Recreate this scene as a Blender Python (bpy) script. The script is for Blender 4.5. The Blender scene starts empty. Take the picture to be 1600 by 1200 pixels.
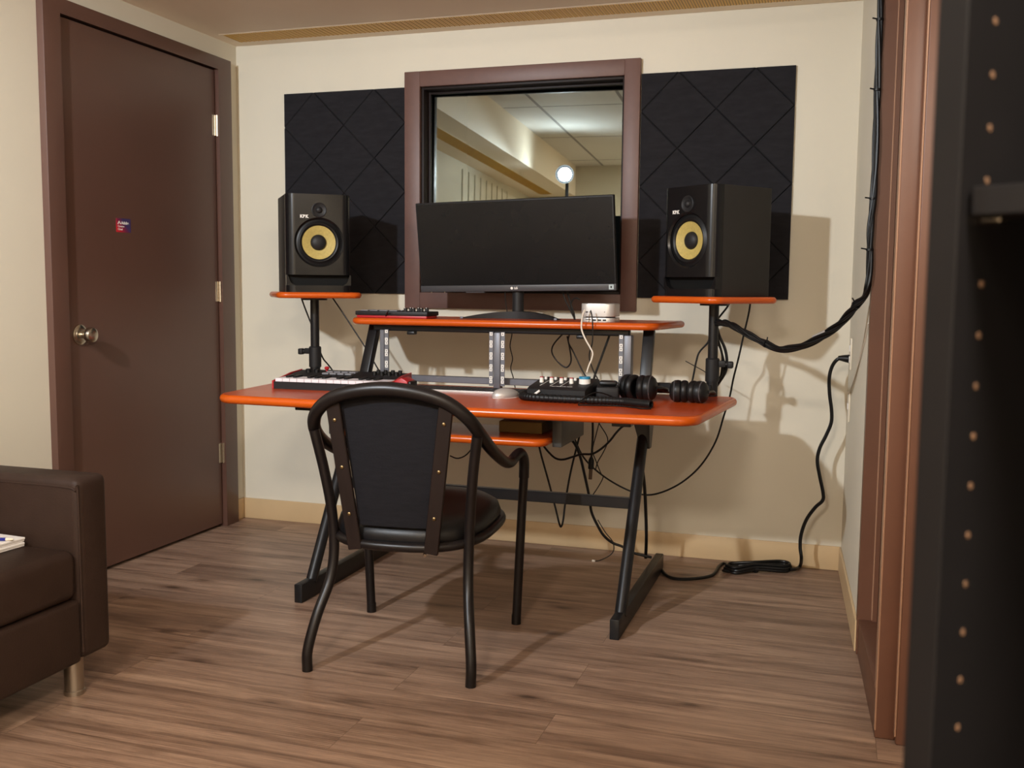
import bpy, bmesh, math, random
from mathutils import Vector, Matrix
random.seed(7)
S = bpy.context.scene
COL = S.collection
PI = math.pi

# ------------------------------------------------------------------ camera
cam_d = bpy.data.cameras.new('camera')
cam = bpy.data.objects.new('camera', cam_d)
COL.objects.link(cam)
S.camera = cam
YAW, PITCH, ROLL = 0.31153, 0.09651, 0.00884
fw = Vector((-math.sin(YAW)*math.cos(PITCH), math.cos(YAW)*math.cos(PITCH), -math.sin(PITCH)))
rt = Vector((math.cos(YAW), math.sin(YAW), 0))
up = rt.cross(fw)
r2 = rt*math.cos(ROLL) + up*math.sin(ROLL)
u2 = -rt*math.sin(ROLL) + up*math.cos(ROLL)
mw = Matrix((r2, u2, -fw)).transposed().to_4x4()
mw.translation = Vector((2.5938, -4.0053, 1.0789))
cam.matrix_world = mw
cam_d.sensor_width = 36.0
cam_d.lens = 36.0*1575.4/1600.0
cam_d.clip_start = 0.02
cam_d.dof.use_dof = True
cam_d.dof.focus_distance = 3.3
cam_d.dof.aperture_fstop = 7.5

# ------------------------------------------------------------------ world, exposure
W = bpy.data.worlds.new('world'); S.world = W; W.use_nodes = True
W.node_tree.nodes['Background'].inputs[0].default_value = (1.0, 0.85, 0.7, 1)
W.node_tree.nodes['Background'].inputs[1].default_value = 0.02
S.view_settings.view_transform = 'Standard'
S.view_settings.look = 'None'
S.view_settings.exposure = 0.0
S.view_settings.gamma = 1.0
S.view_settings.use_curve_mapping = False

# ------------------------------------------------------------------ lights
FLASH = Vector((0.74, -3.60, 2.07))
def area(name, loc, target, size, power, color, shape='DISK'):
    l = bpy.data.lights.new(name, 'AREA'); l.shape = shape; l.size = size
    if shape == 'RECTANGLE': l.size_y = size
    l.energy = power; l.color = color
    o = bpy.data.objects.new(name, l); COL.objects.link(o)
    o.location = loc
    d = (Vector(target)-Vector(loc)).normalized()
    o.rotation_euler = d.to_track_quat('-Z', 'Y').to_euler()
    return o
def spot(name, loc, target, radius, power, color, angle, blend):
    l = bpy.data.lights.new(name, 'SPOT'); l.energy = power; l.color = color
    l.shadow_soft_size = radius; l.spot_size = math.radians(angle); l.spot_blend = blend
    o = bpy.data.objects.new(name, l); COL.objects.link(o); o.location = loc
    o.rotation_euler = (Vector(target)-Vector(loc)).to_track_quat('-Z', 'Y').to_euler()
    return o
fl_l = spot('flash_light', FLASH, (1.36, 0.0, 0.96), 0.05, 285.0, (0.86, 0.93, 1.0), 67, 0.8)
fl_l.scale = (1.7, 1.0, 1.0)      # a flash head throws a beam wider than it is high
sp_ = bpy.data.lights.new('flash_spill', 'POINT'); sp_.energy = 24.0; sp_.color = (0.86, 0.93, 1.0); sp_.shadow_soft_size = 0.05
spo = bpy.data.objects.new('flash_spill', sp_); COL.objects.link(spo); spo.location = FLASH
FILL_PANELS = [(2.05, -4.7), (3.25, -4.1)]  # added warm fill overhead, not lamps known to hang here
for lx, ly in FILL_PANELS:
    area('fill_glow', (lx, ly, 2.385), (lx, ly, 0), 0.5, 91.0, (1.0, 0.875, 0.745), 'SQUARE')

# ------------------------------------------------------------------ mesh helpers
def cat(pts, n=6):
    """Catmull-Rom through points"""
    P = [Vector(q) for q in pts]
    if len(P) < 3: return P
    E = [P[0]*2-P[1]] + P + [P[-1]*2-P[-2]]
    out = []
    for i in range(1, len(E)-2):
        a, b, c, d = E[i-1], E[i], E[i+1], E[i+2]
        for k in range(n):
            t = k/n
            out.append(0.5*((2*b)+(c-a)*t+(2*a-5*b+4*c-d)*t*t+(3*b-a-3*c+d)*t**3))
    out.append(P[-1])
    return out

def tube(bm, pts, r, seg=10, smooth=6, closed=False, cap=True, flat=1.0):
    """swept tube; r is a number or a function of 0..1"""
    P = cat(pts, smooth) if smooth > 1 else [Vector(q) for q in pts]
    if closed: P = P[:-1] if (P[0]-P[-1]).length < 1e-6 else P
    n = len(P); rings = []
    prev = None
    for i in range(n):
        if closed: t = (P[(i+1) % n]-P[i-1]).normalized()
        else: t = (P[min(i+1, n-1)]-P[max(i-1, 0)]).normalized()
        if prev is None:
            a = Vector((0, 0, 1)) if abs(t.z) < 0.9 else Vector((0, 1, 0))
            u = t.cross(a).normalized()
        else:
            u = (prev - t*prev.dot(t)).normalized()
        prev = u
        v = t.cross(u)
        rr = r(i/max(1, n-1)) if callable(r) else r
        rings.append([bm.verts.new(P[i]+u*math.cos(2*PI*k/seg)*rr+v*math.sin(2*PI*k/seg)*rr*flat) for k in range(seg)])
    m = n if closed else n-1
    for i in range(m):
        A, B = rings[i], rings[(i+1) % n]
        for k in range(seg):
            bm.faces.new((A[k], A[(k+1) % seg], B[(k+1) % seg], B[k]))
    if cap and not closed:
        bm.faces.new(list(reversed(rings[0]))); bm.faces.new(rings[-1])
    return bm

def box(bm, x0, x1, y0, y1, z0, z1, M=None, bev=0.0, seg=2):
    vs = [Vector((x, y, z)) for x in (x0, x1) for y in (y0, y1) for z in (z0, z1)]
    v = [bm.verts.new(q) for q in vs]
    fs = [bm.faces.new([v[i] for i in f]) for f in ((0,1,3,2),(4,6,7,5),(0,4,5,1),(2,3,7,6),(0,2,6,4),(1,5,7,3))]
    if bev > 0:
        es = list({e for f in fs for e in f.edges})
        r = bmesh.ops.bevel(bm, geom=es, offset=bev, segments=seg, profile=0.5, affect='EDGES', clamp_overlap=True)
        v = list({w for f in r['faces'] for w in f.verts} | {w for w in v if w.is_valid})
    if M is not None: bmesh.ops.transform(bm, matrix=M, verts=[w for w in v if w.is_valid])
    return bm

def rod(bm, a, b, wx, wy, bev=0.0):
    """square bar from a to b"""
    a, b = Vector(a), Vector(b); d = b-a; L = d.length
    q = d.to_track_quat('Z', 'Y')
    ref = q.to_matrix().to_4x4(); ref.translation = a
    return box(bm, -wx/2, wx/2, -wy/2, wy/2, 0, L, ref, bev)

def cyl(bm, a, b, r, seg=20, r1=None):
    a, b = Vector(a), Vector(b)
    return tube(bm, [a, b], (lambda t: r+((r1 if r1 is not None else r)-r)*t), seg, 1)

def lathe(bm, prof, M=None, seg=32, cap=True):
    """prof: list of (r, h) about local Z"""
    rings = []
    for (r, h) in prof:
        if r < 1e-6: rings.append([bm.verts.new((0, 0, h))])
        else: rings.append([bm.verts.new((r*math.cos(2*PI*k/seg), r*math.sin(2*PI*k/seg), h)) for k in range(seg)])
    for A, B in zip(rings, rings[1:]):
        for k in range(seg):
            j = (k+1) % seg
            if len(A) == 1 and len(B) == 1: continue
            if len(A) == 1: bm.faces.new((A[0], B[j], B[k])) if False else bm.faces.new((A[0], B[k], B[j]))
            elif len(B) == 1: bm.faces.new((A[k], A[j], B[0]))
            else: bm.faces.new((A[k], A[j], B[j], B[k]))
    if cap:
        if len(rings[0]) > 1: bm.faces.new(list(reversed(rings[0])))
        if len(rings[-1]) > 1: bm.faces.new(rings[-1])
    if M is not None:
        bmesh.ops.transform(bm, matrix=M, verts=[v for R in rings for v in R])
    return bm

def prism(bm, out, z0, z1, M=None, bev=0.0, seg=3):
    a = [bm.verts.new((x, y, z0)) for x, y in out]
    b = [bm.verts.new((x, y, z1)) for x, y in out]
    n = len(out)
    f0 = bm.faces.new(list(reversed(a))); f1 = bm.faces.new(b)
    for i in range(n): bm.faces.new((a[i], a[(i+1) % n], b[(i+1) % n], b[i]))
    vs = a+b
    if bev > 0:
        es = list(f0.edges)+list(f1.edges)
        r = bmesh.ops.bevel(bm, geom=es, offset=bev, segments=seg, profile=0.5, affect='EDGES', clamp_overlap=True)
        vs = list({w for f in r['faces'] for w in f.verts} | {w for w in vs if w.is_valid})
    if M is not None: bmesh.ops.transform(bm, matrix=M, verts=[w for w in vs if w.is_valid])
    return bm

def edge_loop(bm, out, z0, z1, n=8):
    """half-round band around a closed outline"""
    P = [Vector((x, y)) for x, y in out]; m = len(P); r = (z1-z0)/2; zc = (z0+z1)/2
    A = sum(P[i].x*P[(i+1) % m].y-P[(i+1) % m].x*P[i].y for i in range(m))
    sg = 1 if A > 0 else -1
    rings = []
    for i in range(m):
        t = (P[(i+1) % m]-P[i-1]).normalized(); nn = Vector((t.y, -t.x))*sg
        q = P[i]-nn*0.004
        rings.append([bm.verts.new((q.x, q.y, z0+0.0002))]+[bm.verts.new((P[i].x+nn.x*(r*math.cos(a)-0.004), P[i].y+nn.y*(r*math.cos(a)-0.004), zc+r*math.sin(a))) for a in [-PI/2+PI*k/n for k in range(n+1)]]+[bm.verts.new((q.x, q.y, z1-0.0002))])
    for i in range(m):
        a, b = rings[i], rings[(i+1) % m]
        for k in range(len(a)-1): bm.faces.new((a[k], b[k], b[k+1], a[k+1]))
    return bm

def rounded(pts, rad, n=6):
    """polygon with rounded corners; rad is a number or list"""
    out = []
    m = len(pts)
    for i in range(m):
        p, a, b = Vector(pts[i]), Vector(pts[i-1]), Vector(pts[(i+1) % m])
        r = rad[i] if isinstance(rad, (list, tuple)) else rad
        if r <= 0: out.append((p.x, p.y)); continue
        da, db = (a-p).normalized(), (b-p).normalized()
        ang = da.angle(db); L = r/math.tan(ang/2)
        s, e = p+da*L, p+db*L
        c = p+(da+db).normalized()*(r/math.sin(ang/2))
        a0 = math.atan2(s.y-c.y, s.x-c.x); a1 = math.atan2(e.y-c.y, e.x-c.x)
        d = (a1-a0+PI) % (2*PI)-PI
        for k in range(n+1):
            t = a0+d*k/n
            out.append((c.x+r*math.cos(t), c.y+r*math.sin(t)))
    return out

def rect(x0, x1, y0, y1, r=0.0, n=6):
    P = [(x0, y0), (x1, y0), (x1, y1), (x0, y1)]
    return rounded(P, r, n) if r else P

def obj(name, bm, mat, parent=None, ang=35, world=False):
    """link bm as ONE object. parented meshes are in the parent's local frame
    unless world=True; a top-level mesh gets its origin at its base"""
    bmesh.ops.recalc_face_normals(bm, faces=bm.faces)
    me = bpy.data.meshes.new(name)
    if parent is not None and world:
        bmesh.ops.transform(bm, matrix=parent.matrix_basis.inverted(), verts=bm.verts)
    loc = Vector((0, 0, 0))
    if parent is None:
        xs = [v.co.x for v in bm.verts]; ys = [v.co.y for v in bm.verts]; zs = [v.co.z for v in bm.verts]
        loc = Vector(((min(xs)+max(xs))/2, (min(ys)+max(ys))/2, min(zs)))
        bmesh.ops.translate(bm, verts=bm.verts, vec=-loc)
    for f in bm.faces: f.smooth = True
    bm.to_mesh(me); bm.free()
    me.set_sharp_from_angle(angle=math.radians(ang))
    me.materials.append(mat)
    o = bpy.data.objects.new(name, me); COL.objects.link(o)
    if parent is not None: o.parent = parent
    else: o.location = loc
    return o

def tag(o, label, cat_, group=None, kind=None):
    o['label'] = label; o['category'] = cat_
    if group: o['group'] = group
    if kind: o['kind'] = kind
    return o

def thing(name, label, cat_, loc=(0, 0, 0), rz=0.0, group=None):
    o = bpy.data.objects.new(name, None); COL.objects.link(o)
    o.empty_display_size = 0.05
    o.location = loc; o.rotation_euler = (0, 0, rz)
    o.matrix_basis = Matrix.Translation(Vector(loc)) @ Matrix.Rotation(rz, 4, 'Z')
    return tag(o, label, cat_, group)

def struct(name, bm, mat, parent=None, ang=35):
    o = obj(name, bm, mat, parent, ang)
    if parent is None: o['kind'] = 'structure'
    return o

def sroot(name, loc=(0, 0, 0)):
    o = bpy.data.objects.new(name, None); COL.objects.link(o)
    o.location = loc; o.matrix_basis = Matrix.Translation(Vector(loc)); o['kind'] = 'structure'
    return o

def copy_thing(root, loc, rz, label, group=None):
    r = root.copy(); COL.objects.link(r); r.location = loc; r.rotation_euler = (0, 0, rz); r['label'] = label
    if group: r['group'] = group
    for ch in list(root.children):
        c = ch.copy(); COL.objects.link(c); c.parent = r
        for g in list(ch.children):
            d = g.copy(); COL.objects.link(d); d.parent = c
    return r

def text_mesh(name, txt, size, mat, parent, M, align='CENTER', depth=0.0004, bold=0.0):
    cu = bpy.data.curves.new(name, 'FONT'); cu.body = txt; cu.size = size
    cu.align_x = align; cu.align_y = 'CENTER'; cu.extrude = depth; cu.offset = bold
    t = bpy.data.objects.new(name+'_tmp', cu); COL.objects.link(t)
    bpy.context.view_layer.update()
    me = bpy.data.meshes.new_from_object(t.evaluated_get(bpy.context.evaluated_depsgraph_get()))
    bpy.data.objects.remove(t); bpy.data.curves.remove(cu)
    me.name = name; me.transform(M); me.materials.clear(); me.materials.append(mat)
    o = bpy.data.objects.new(name, me); COL.objects.link(o); o.parent = parent
    return o

# ------------------------------------------------------------------ materials
def lin(c):
    f = lambda v: v/12.92 if v <= 0.04045 else ((v+0.055)/1.055)**2.4
    return tuple(f(v/255.0) for v in c)+(1.0,)

def mat(name, col, rough=0.5, metal=0.0, var=0.06, scale=8.0, bump=0.0, bscale=200.0, spec=0.5, stretch=(1, 1, 1), coat=0.0):  # spec: dielectric reflectance level
    m = bpy.data.materials.new(name); m.use_nodes = True
    nt = m.node_tree; b = nt.nodes['Principled BSDF']
    b.inputs['Roughness'].default_value = rough; b.inputs['Metallic'].default_value = metal
    b.inputs['Specular IOR Level'].default_value = spec
    b.inputs['Coat Weight'].default_value = coat
    c = lin(col)
    tc = nt.nodes.new('ShaderNodeTexCoord'); mp = nt.nodes.new('ShaderNodeMapping')
    mp.inputs['Scale'].default_value = stretch
    nt.links.new(tc.outputs['Object'], mp.inputs['Vector'])
    n = nt.nodes.new('ShaderNodeTexNoise'); n.inputs['Scale'].default_value = scale; n.inputs['Detail'].default_value = 4
    nt.links.new(mp.outputs[0], n.inputs['Vector'])
    r = nt.nodes.new('ShaderNodeValToRGB')
    lo = tuple(v*(1-var) for v in c[:3])+(1,); hi = tuple(min(1, v*(1+var)) for v in c[:3])+(1,)
    r.color_ramp.elements[0].color = lo; r.color_ramp.elements[0].position = 0.3
    r.color_ramp.elements[1].color = hi; r.color_ramp.elements[1].position = 0.7
    nt.links.new(n.outputs['Fac'], r.inputs['Fac']); nt.links.new(r.outputs['Color'], b.inputs['Base Color'])
    if bump:
        n2 = nt.nodes.new('ShaderNodeTexNoise'); n2.inputs['Scale'].default_value = bscale; n2.inputs['Detail'].default_value = 3
        nt.links.new(mp.outputs[0], n2.inputs['Vector'])
        bp = nt.nodes.new('ShaderNodeBump'); bp.inputs['Strength'].default_value = bump; bp.inputs['Distance'].default_value = 0.002
        nt.links.new(n2.outputs['Fac'], bp.inputs['Height']); nt.links.new(bp.outputs[0], b.inputs['Normal'])
    return m

M_wall = mat('cream_wall_paint', (215, 208, 190), 0.55, var=0.015, scale=3, bump=0.08, bscale=160, spec=0.3)
M_soffit = mat('soffit_paint', (242, 226, 204), 0.6, var=0.02, scale=3, bump=0.08, bscale=160)
M_base = mat('tan_vinyl_baseboard', (200, 172, 132), 0.4, var=0.03)
M_brown = mat('brown_paint', (89, 62, 52), 0.36, var=0.04, scale=4, bump=0.05, bscale=90)
M_frame = mat('brown_frame_paint', (103, 75, 67), 0.48, var=0.05, scale=25, bump=0.12, bscale=220, stretch=(1, 1, 1))
M_trim = mat('red_brown_trim_paint', (96, 63, 47), 0.38, spec=0.35, var=0.05, scale=6, bump=0.06, bscale=120)
M_black = mat('black_powder_coat', (24, 23, 24), 0.36, var=0.1, scale=30, spec=0.32)
M_blackmat = mat('matte_black_plastic', (31, 30, 31), 0.5, var=0.06, scale=20, spec=0.28)
M_speaker = mat('black_vinyl_wrap', (40, 38, 36), 0.48, spec=0.25, var=0.05, scale=20, bump=0.05, bscale=400)
M_baffle = mat('satin_black_baffle', (20, 19, 20), 0.24, spec=0.32, var=0.04)
M_void = mat('black_void', (9, 9, 9), 0.7, spec=0.2)
M_rubber = mat('black_rubber', (19, 19, 20), 0.42, var=0.08, scale=30, spec=0.3)
M_cable = mat('black_cable_jacket', (18, 17, 17), 0.4, var=0.08, scale=40, spec=0.3)
M_wcable = mat('white_cable_jacket', (214, 204, 190), 0.45, var=0.03)
M_screen = mat('dark_screen', (20, 19, 20), 0.25, var=0.12, scale=6, spec=0.25)
M_bezel = mat('dark_grey_bezel', (64, 63, 66), 0.4, var=0.04)
M_silver = mat('brushed_aluminium', (196, 192, 188), 0.4, metal=0.45, var=0.03, scale=30)
M_chrome = mat('satin_nickel', (196, 186, 170), 0.26, metal=1.0, var=0.05, scale=20)
M_grey = mat('grey_steel_rail', (104, 105, 112), 0.42, metal=0.3, var=0.05, scale=30)
M_white = mat('white_plastic', (232, 228, 222), 0.4, var=0.02)
M_red = mat('red_plastic', (168, 30, 36), 0.4, var=0.06)
M_blue = mat('blue_plastic', (32, 130, 170), 0.4, var=0.05)
M_pen = mat('blue_pen_plastic', (24, 34, 130), 0.3, var=0.05)
M_leather = mat('brown_leather', (50, 37, 31), 0.5, spec=0.14, var=0.10, scale=18, bump=0.25, bscale=260)
M_chairmetal = mat('dark_bronze_tube', (22, 17, 16), 0.36, var=0.16, scale=14, spec=0.3)
M_slat = mat('dark_walnut_slat', (30, 21, 18), 0.45, spec=0.2, var=0.15, scale=20, stretch=(3, 3, 0.4))
M_seat = mat('black_vinyl_seat', (20, 19, 20), 0.40, spec=0.3, var=0.1, scale=20, bump=0.1, bscale=300)
M_weave = mat('dark_woven_back', (24, 23, 26), 0.7, spec=0.1, var=0.18, scale=60, bump=0.3, bscale=380, stretch=(0.4, 1, 2.2))
M_brass = mat('aged_brass', (112, 92, 62), 0.35, metal=0.9, var=0.1, scale=40)
M_paper = mat('white_paper', (226, 222, 220), 0.7, var=0.03)
M_carton = mat('brown_card', (120, 92, 42), 0.7, var=0.08, scale=14)
M_cab = mat('black_wood_cabinet', (18, 17, 18), 0.55, spec=0.12, var=0.08, scale=12)
M_raw = mat('bare_chipboard', (96, 70, 48), 0.8, var=0.2, scale=60)
M_foot = mat('brushed_steel_foot', (168, 156, 140), 0.32, metal=0.9, var=0.08, scale=30, stretch=(1, 1, 0.1))
M_keyw = mat('white_piano_key', (226, 218, 222), 0.35, var=0.02)
M_pad = mat('grey_pad', (120, 120, 126), 0.5, var=0.05)
M_kraft = mat('kraft_cone_yellow', (176, 156, 88), 0.55, var=0.10, scale=120)
M_teal = mat('dark_teal_fabric', (22, 40, 44), 0.8, var=0.1, scale=20)
M_plate = mat('cream_outlet_plate', (224, 214, 194), 0.35, var=0.02)

def mat_orange():
    m = mat('orange_laminate', (184, 78, 34), 0.30, var=0.05, scale=6, spec=0.35)
    nt = m.node_tree; b = nt.nodes['Principled BSDF']
    tc = nt.nodes.new('ShaderNodeTexCoord'); mp = nt.nodes.new('ShaderNodeMapping'); mp.inputs['Scale'].default_value = (3, 60, 60)
    nt.links.new(tc.outputs['Object'], mp.inputs['Vector'])
    n = nt.nodes.new('ShaderNodeTexNoise'); n.inputs['Scale'].default_value = 1.5; n.inputs['Detail'].default_value = 6
    nt.links.new(mp.outputs[0], n.inputs['Vector'])
    r = nt.nodes.new('ShaderNodeValToRGB')
    r.color_ramp.elements[0].position = 0.3; r.color_ramp.elements[0].color = lin((166, 60, 19))
    r.color_ramp.elements[1].position = 0.72; r.color_ramp.elements[1].color = lin((190, 73, 23))
    nt.links.new(n.outputs['Fac'], r.inputs['Fac']); nt.links.new(r.outputs[0], b.inputs['Base Color'])
    return m
M_orange = mat_orange()
M_edge = mat('orange_edge_band', (192, 82, 18), 0.26, var=0.05, scale=10, spec=0.4)

def mat_floor():
    m = bpy.data.materials.new('wood_plank_vinyl'); m.use_nodes = True
    nt = m.node_tree; L = nt.links.new; N = nt.nodes.new
    b = nt.nodes['Principled BSDF']
    tc = N('ShaderNodeTexCoord')
    br = N('ShaderNodeTexBrick'); br.offset = 0.37; br.offset_frequency = 2
    br.inputs['Color1'].default_value = (0, 0, 0, 1); br.inputs['Color2'].default_value = (1, 1, 1, 1)
    br.inputs['Mortar'].default_value = (0.5, 0.5, 0.5, 1)
    br.inputs['Scale'].default_value = 1.0; br.inputs['Mortar Size'].default_value = 0.0007
    br.inputs['Brick Width'].default_value = 1.22; br.inputs['Row Height'].default_value = 0.18
    L(tc.outputs['Object'], br.inputs['Vector'])
    sep = N('ShaderNodeSeparateColor'); L(br.outputs['Color'], sep.inputs[0])
    off = N('ShaderNodeCombineXYZ')
    mu = N('ShaderNodeMath'); mu.operation = 'MULTIPLY'; mu.inputs[1].default_value = 17.0; L(sep.outputs[0], mu.inputs[0])
    L(mu.outputs[0], off.inputs[0]); L(mu.outputs[0], off.inputs[1]); L(mu.outputs[0], off.inputs[2])
    add = N('ShaderNodeVectorMath'); add.operation = 'ADD'; L(tc.outputs['Object'], add.inputs[0]); L(off.outputs[0], add.inputs[1])
    def noise(scale, det, st, dist=0.0, rough=0.6):
        mp = N('ShaderNodeMapping'); mp.inputs['Scale'].default_value = st; L(add.outputs[0], mp.inputs['Vector'])
        n = N('ShaderNodeTexNoise'); n.inputs['Scale'].default_value = scale; n.inputs['Detail'].default_value = det
        n.inputs['Distortion'].default_value = dist; n.inputs['Roughness'].default_value = rough
        L(mp.outputs[0], n.inputs['Vector']); return n
    def ramp(src, stops):
        r = N('ShaderNodeValToRGB'); e = r.color_ramp.elements
        e[0].position, e[0].color = stops[0]; e[1].position, e[1].color = stops[-1]
        for p_, c_ in stops[1:-1]:
            x = e.new(p_); x.color = c_
        L(src, r.inputs['Fac']); return r.outputs[0]
    def mult(a_, b_, f=1.0):
        m_ = N('ShaderNodeMix'); m_.data_type = 'RGBA'; m_.blend_type = 'MULTIPLY'; m_.inputs[0].default_value = f
        L(a_, m_.inputs[6]); L(b_, m_.inputs[7]); return m_.outputs[2]
    g1 = lambda v: (v, v, v, 1)
    broad = noise(1.3, 6, (0.9, 5.5, 1), 0.7, 0.6)
    col = ramp(broad.outputs['Fac'], [(0.30, lin((120, 96, 81))), (0.48, lin((144, 117, 99))), (0.70, lin((168, 140, 119)))])
    streak = noise(1.7, 9, (0.8, 15, 1), 0.9, 0.68)
    col = mult(col, ramp(streak.outputs['Fac'], [(0.32, (0.40, 0.36, 0.35, 1)), (0.44, (0.78, 0.75, 0.73, 1)), (0.54, g1(1.0)), (0.72, g1(1.20))]), 1.0)
    fine = noise(4.0, 6, (2.4, 75, 1), 0.2, 0.7)
    col = mult(col, ramp(fine.outputs['Fac'], [(0.34, g1(0.72)), (0.60, g1(1.12))]), 0.9)
    # cathedral grain in patches
    mpw = N('ShaderNodeMapping'); mpw.inputs['Scale'].default_value = (0.55, 6.5, 1); L(add.outputs[0], mpw.inputs['Vector'])
    wv = N('ShaderNodeTexWave'); wv.wave_type = 'RINGS'; wv.rings_direction = 'Z'; wv.inputs['Scale'].default_value = 5.5
    wv.inputs['Distortion'].default_value = 4.5; wv.inputs['Detail'].default_value = 3; wv.inputs['Detail Scale'].default_value = 0.7
    L(mpw.outputs[0], wv.inputs['Vector'])
    patch = noise(1.1, 2, (1.1, 4.5, 1))
    ring = ramp(wv.outputs['Fac'], [(0.0, (0.58, 0.55, 0.53, 1)), (0.16, g1(0.95)), (0.5, g1(1.06))])
    pm = ramp(patch.outputs['Fac'], [(0.50, g1(0.0)), (0.62, g1(1.0))])
    mr = N('ShaderNodeMix'); mr.data_type = 'RGBA'; mr.blend_type = 'MULTIPLY'; L(pm, mr.inputs[0]); L(col, mr.inputs[6]); L(ring, mr.inputs[7]); col = mr.outputs[2]
    # knots
    mpk = N('ShaderNodeMapping'); mpk.inputs['Scale'].default_value = (3.0, 7.5, 1); L(add.outputs[0], mpk.inputs['Vector'])
    vo = N('ShaderNodeTexVoronoi'); vo.inputs['Scale'].default_value = 1.0; L(mpk.outputs[0], vo.inputs['Vector'])
    kn = ramp(vo.outputs['Distance'], [(0.05, (0.20, 0.16, 0.14, 1)), (0.11, (0.64, 0.60, 0.58, 1)), (0.24, g1(1.0))])
    col = mult(col, kn, 0.85)
    ms = N('ShaderNodeMix'); ms.data_type = 'RGBA'; L(br.outputs['Fac'], ms.inputs[0])
    L(col, ms.inputs[6]); ms.inputs[7].default_value = lin((98, 76, 62))
    L(ms.outputs[2], b.inputs['Base Color'])
    b.inputs['Roughness'].default_value = 0.42
    bp = N('ShaderNodeBump'); bp.inputs['Strength'].default_value = 0.18; bp.inputs['Distance'].default_value = 0.002
    L(fine.outputs['Fac'], bp.inputs['Height']); L(bp.outputs[0], b.inputs['Normal'])
    return m
M_floor = mat_floor()

def mat_felt():
    m = mat('black_felt', (36, 35, 38), 0.95, var=0.16, scale=40, bump=0.25, bscale=500, spec=0.15, stretch=(0.5, 1, 1.6))
    return m
M_felt = mat_felt()

def mat_grille():
    m = bpy.data.materials.new('mustard_slotted_grille'); m.use_nodes = True
    nt = m.node_tree; L = nt.links.new; N = nt.nodes.new; b = nt.nodes['Principled BSDF']
    tc = N('ShaderNodeTexCoord'); w = N('ShaderNodeTexWave'); w.bands_direction = 'X'; w.inputs['Scale'].default_value = 30.0
    w.inputs['Distortion'].default_value = 0
    L(tc.outputs['Object'], w.inputs['Vector'])
    r = N('ShaderNodeValToRGB'); r.color_ramp.elements[0].position = 0.05; r.color_ramp.elements[0].color = lin((160, 118, 40))
    r.color_ramp.elements[1].position = 0.5; r.color_ramp.elements[1].color = lin((226, 180, 76))
    L(w.outputs['Fac'], r.inputs['Fac']); L(r.outputs[0], b.inputs['Base Color']); b.inputs['Roughness'].default_value = 0.5
    return m
M_grille = mat_grille()

def mat_tile():
    m = bpy.data.materials.new('ceiling_tile_grid'); m.use_nodes = True
    nt = m.node_tree; L = nt.links.new; N = nt.nodes.new; b = nt.nodes['Principled BSDF']
    tc = N('ShaderNodeTexCoord'); br = N('ShaderNodeTexBrick'); br.offset = 0.0
    br.inputs['Scale'].default_value = 1.0; br.inputs['Brick Width'].default_value = 0.6; br.inputs['Row Height'].default_value = 1.2
    br.inputs['Mortar Size'].default_value = 0.012; br.inputs['Mortar Smooth'].default_value = 0.1
    br.inputs['Color1'].default_value = lin((226, 222, 216)); br.inputs['Color2'].default_value = lin((220, 216, 210)); br.inputs['Mortar'].default_value = lin((150, 146, 142))
    L(tc.outputs['Object'], br.inputs['Vector']); L(br.outputs['Color'], b.inputs['Base Color']); b.inputs['Roughness'].default_value = 0.8
    return m
M_tile = mat_tile()

def mat_glass():
    """half mirrored observation glass with a dark room behind it"""
    m = bpy.data.materials.new('observation_glass'); m.use_nodes = True
    nt = m.node_tree; N = nt.nodes.new; L = nt.links.new
    out = nt.nodes['Material Output']; nt.nodes.remove(nt.nodes['Principled BSDF'])
    g = N('ShaderNodeBsdfGlossy'); g.inputs['Roughness'].default_value = 0.004; g.inputs['Color'].default_value = (0.86, 0.96, 0.94, 1)
    t = N('ShaderNodeBsdfTransparent'); t.inputs['Color'].default_value = (0.75, 0.8, 0.78, 1)
    mx = N('ShaderNodeMixShader'); mx.inputs[0].default_value = 0.27
    L(t.outputs[0], mx.inputs[1]); L(g.outputs[0], mx.inputs[2]); L(mx.outputs[0], out.inputs['Surface'])
    return m
M_glass = mat_glass()

def mat_sticker():
    m = bpy.data.materials.new('red_purple_sticker'); m.use_nodes = True
    nt = m.node_tree; N = nt.nodes.new; L = nt.links.new; b = nt.nodes['Principled BSDF']
    tc = N('ShaderNodeTexCoord'); mp = N('ShaderNodeMapping'); mp.inputs['Rotation'].default_value = (0, 0, 0)
    g = N('ShaderNodeSeparateXYZ'); L(tc.outputs['Generated'], g.inputs[0])
    a = N('ShaderNodeMath'); a.operation = 'ADD'; L(g.outputs['Y'], a.inputs[0])
    z = N('ShaderNodeMath'); z.operation = 'MULTIPLY'; z.inputs[1].default_value = 0.6; L(g.outputs['Z'], z.inputs[0]); L(z.outputs[0], a.inputs[1])
    r = N('ShaderNodeValToRGB'); e = r.color_ramp.elements
    e[0].position = 0.25; e[0].color = lin((200, 36, 48)); e[1].position = 1.1; e[1].color = lin((62, 52, 96)); x = e.new(0.7); x.color = lin((118, 36, 70))
    L(a.outputs[0], r.inputs['Fac']); L(r.outputs[0], b.inputs['Base Color']); b.inputs['Roughness'].default_value = 0.35
    return m
M_sticker = mat_sticker()

def mat_emit(name, col, s):
    m = bpy.data.materials.new(name); m.use_nodes = True; b = m.node_tree.nodes['Principled BSDF']
    b.inputs['Base Color'].default_value = (0.8, 0.8, 0.8, 1); b.inputs['Emission Color'].default_value = col; b.inputs['Emission Strength'].default_value = s
    return m
M_diff = mat_emit('lit_diffuser', (1.0, 0.80, 0.58, 1), 3.0)

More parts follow.
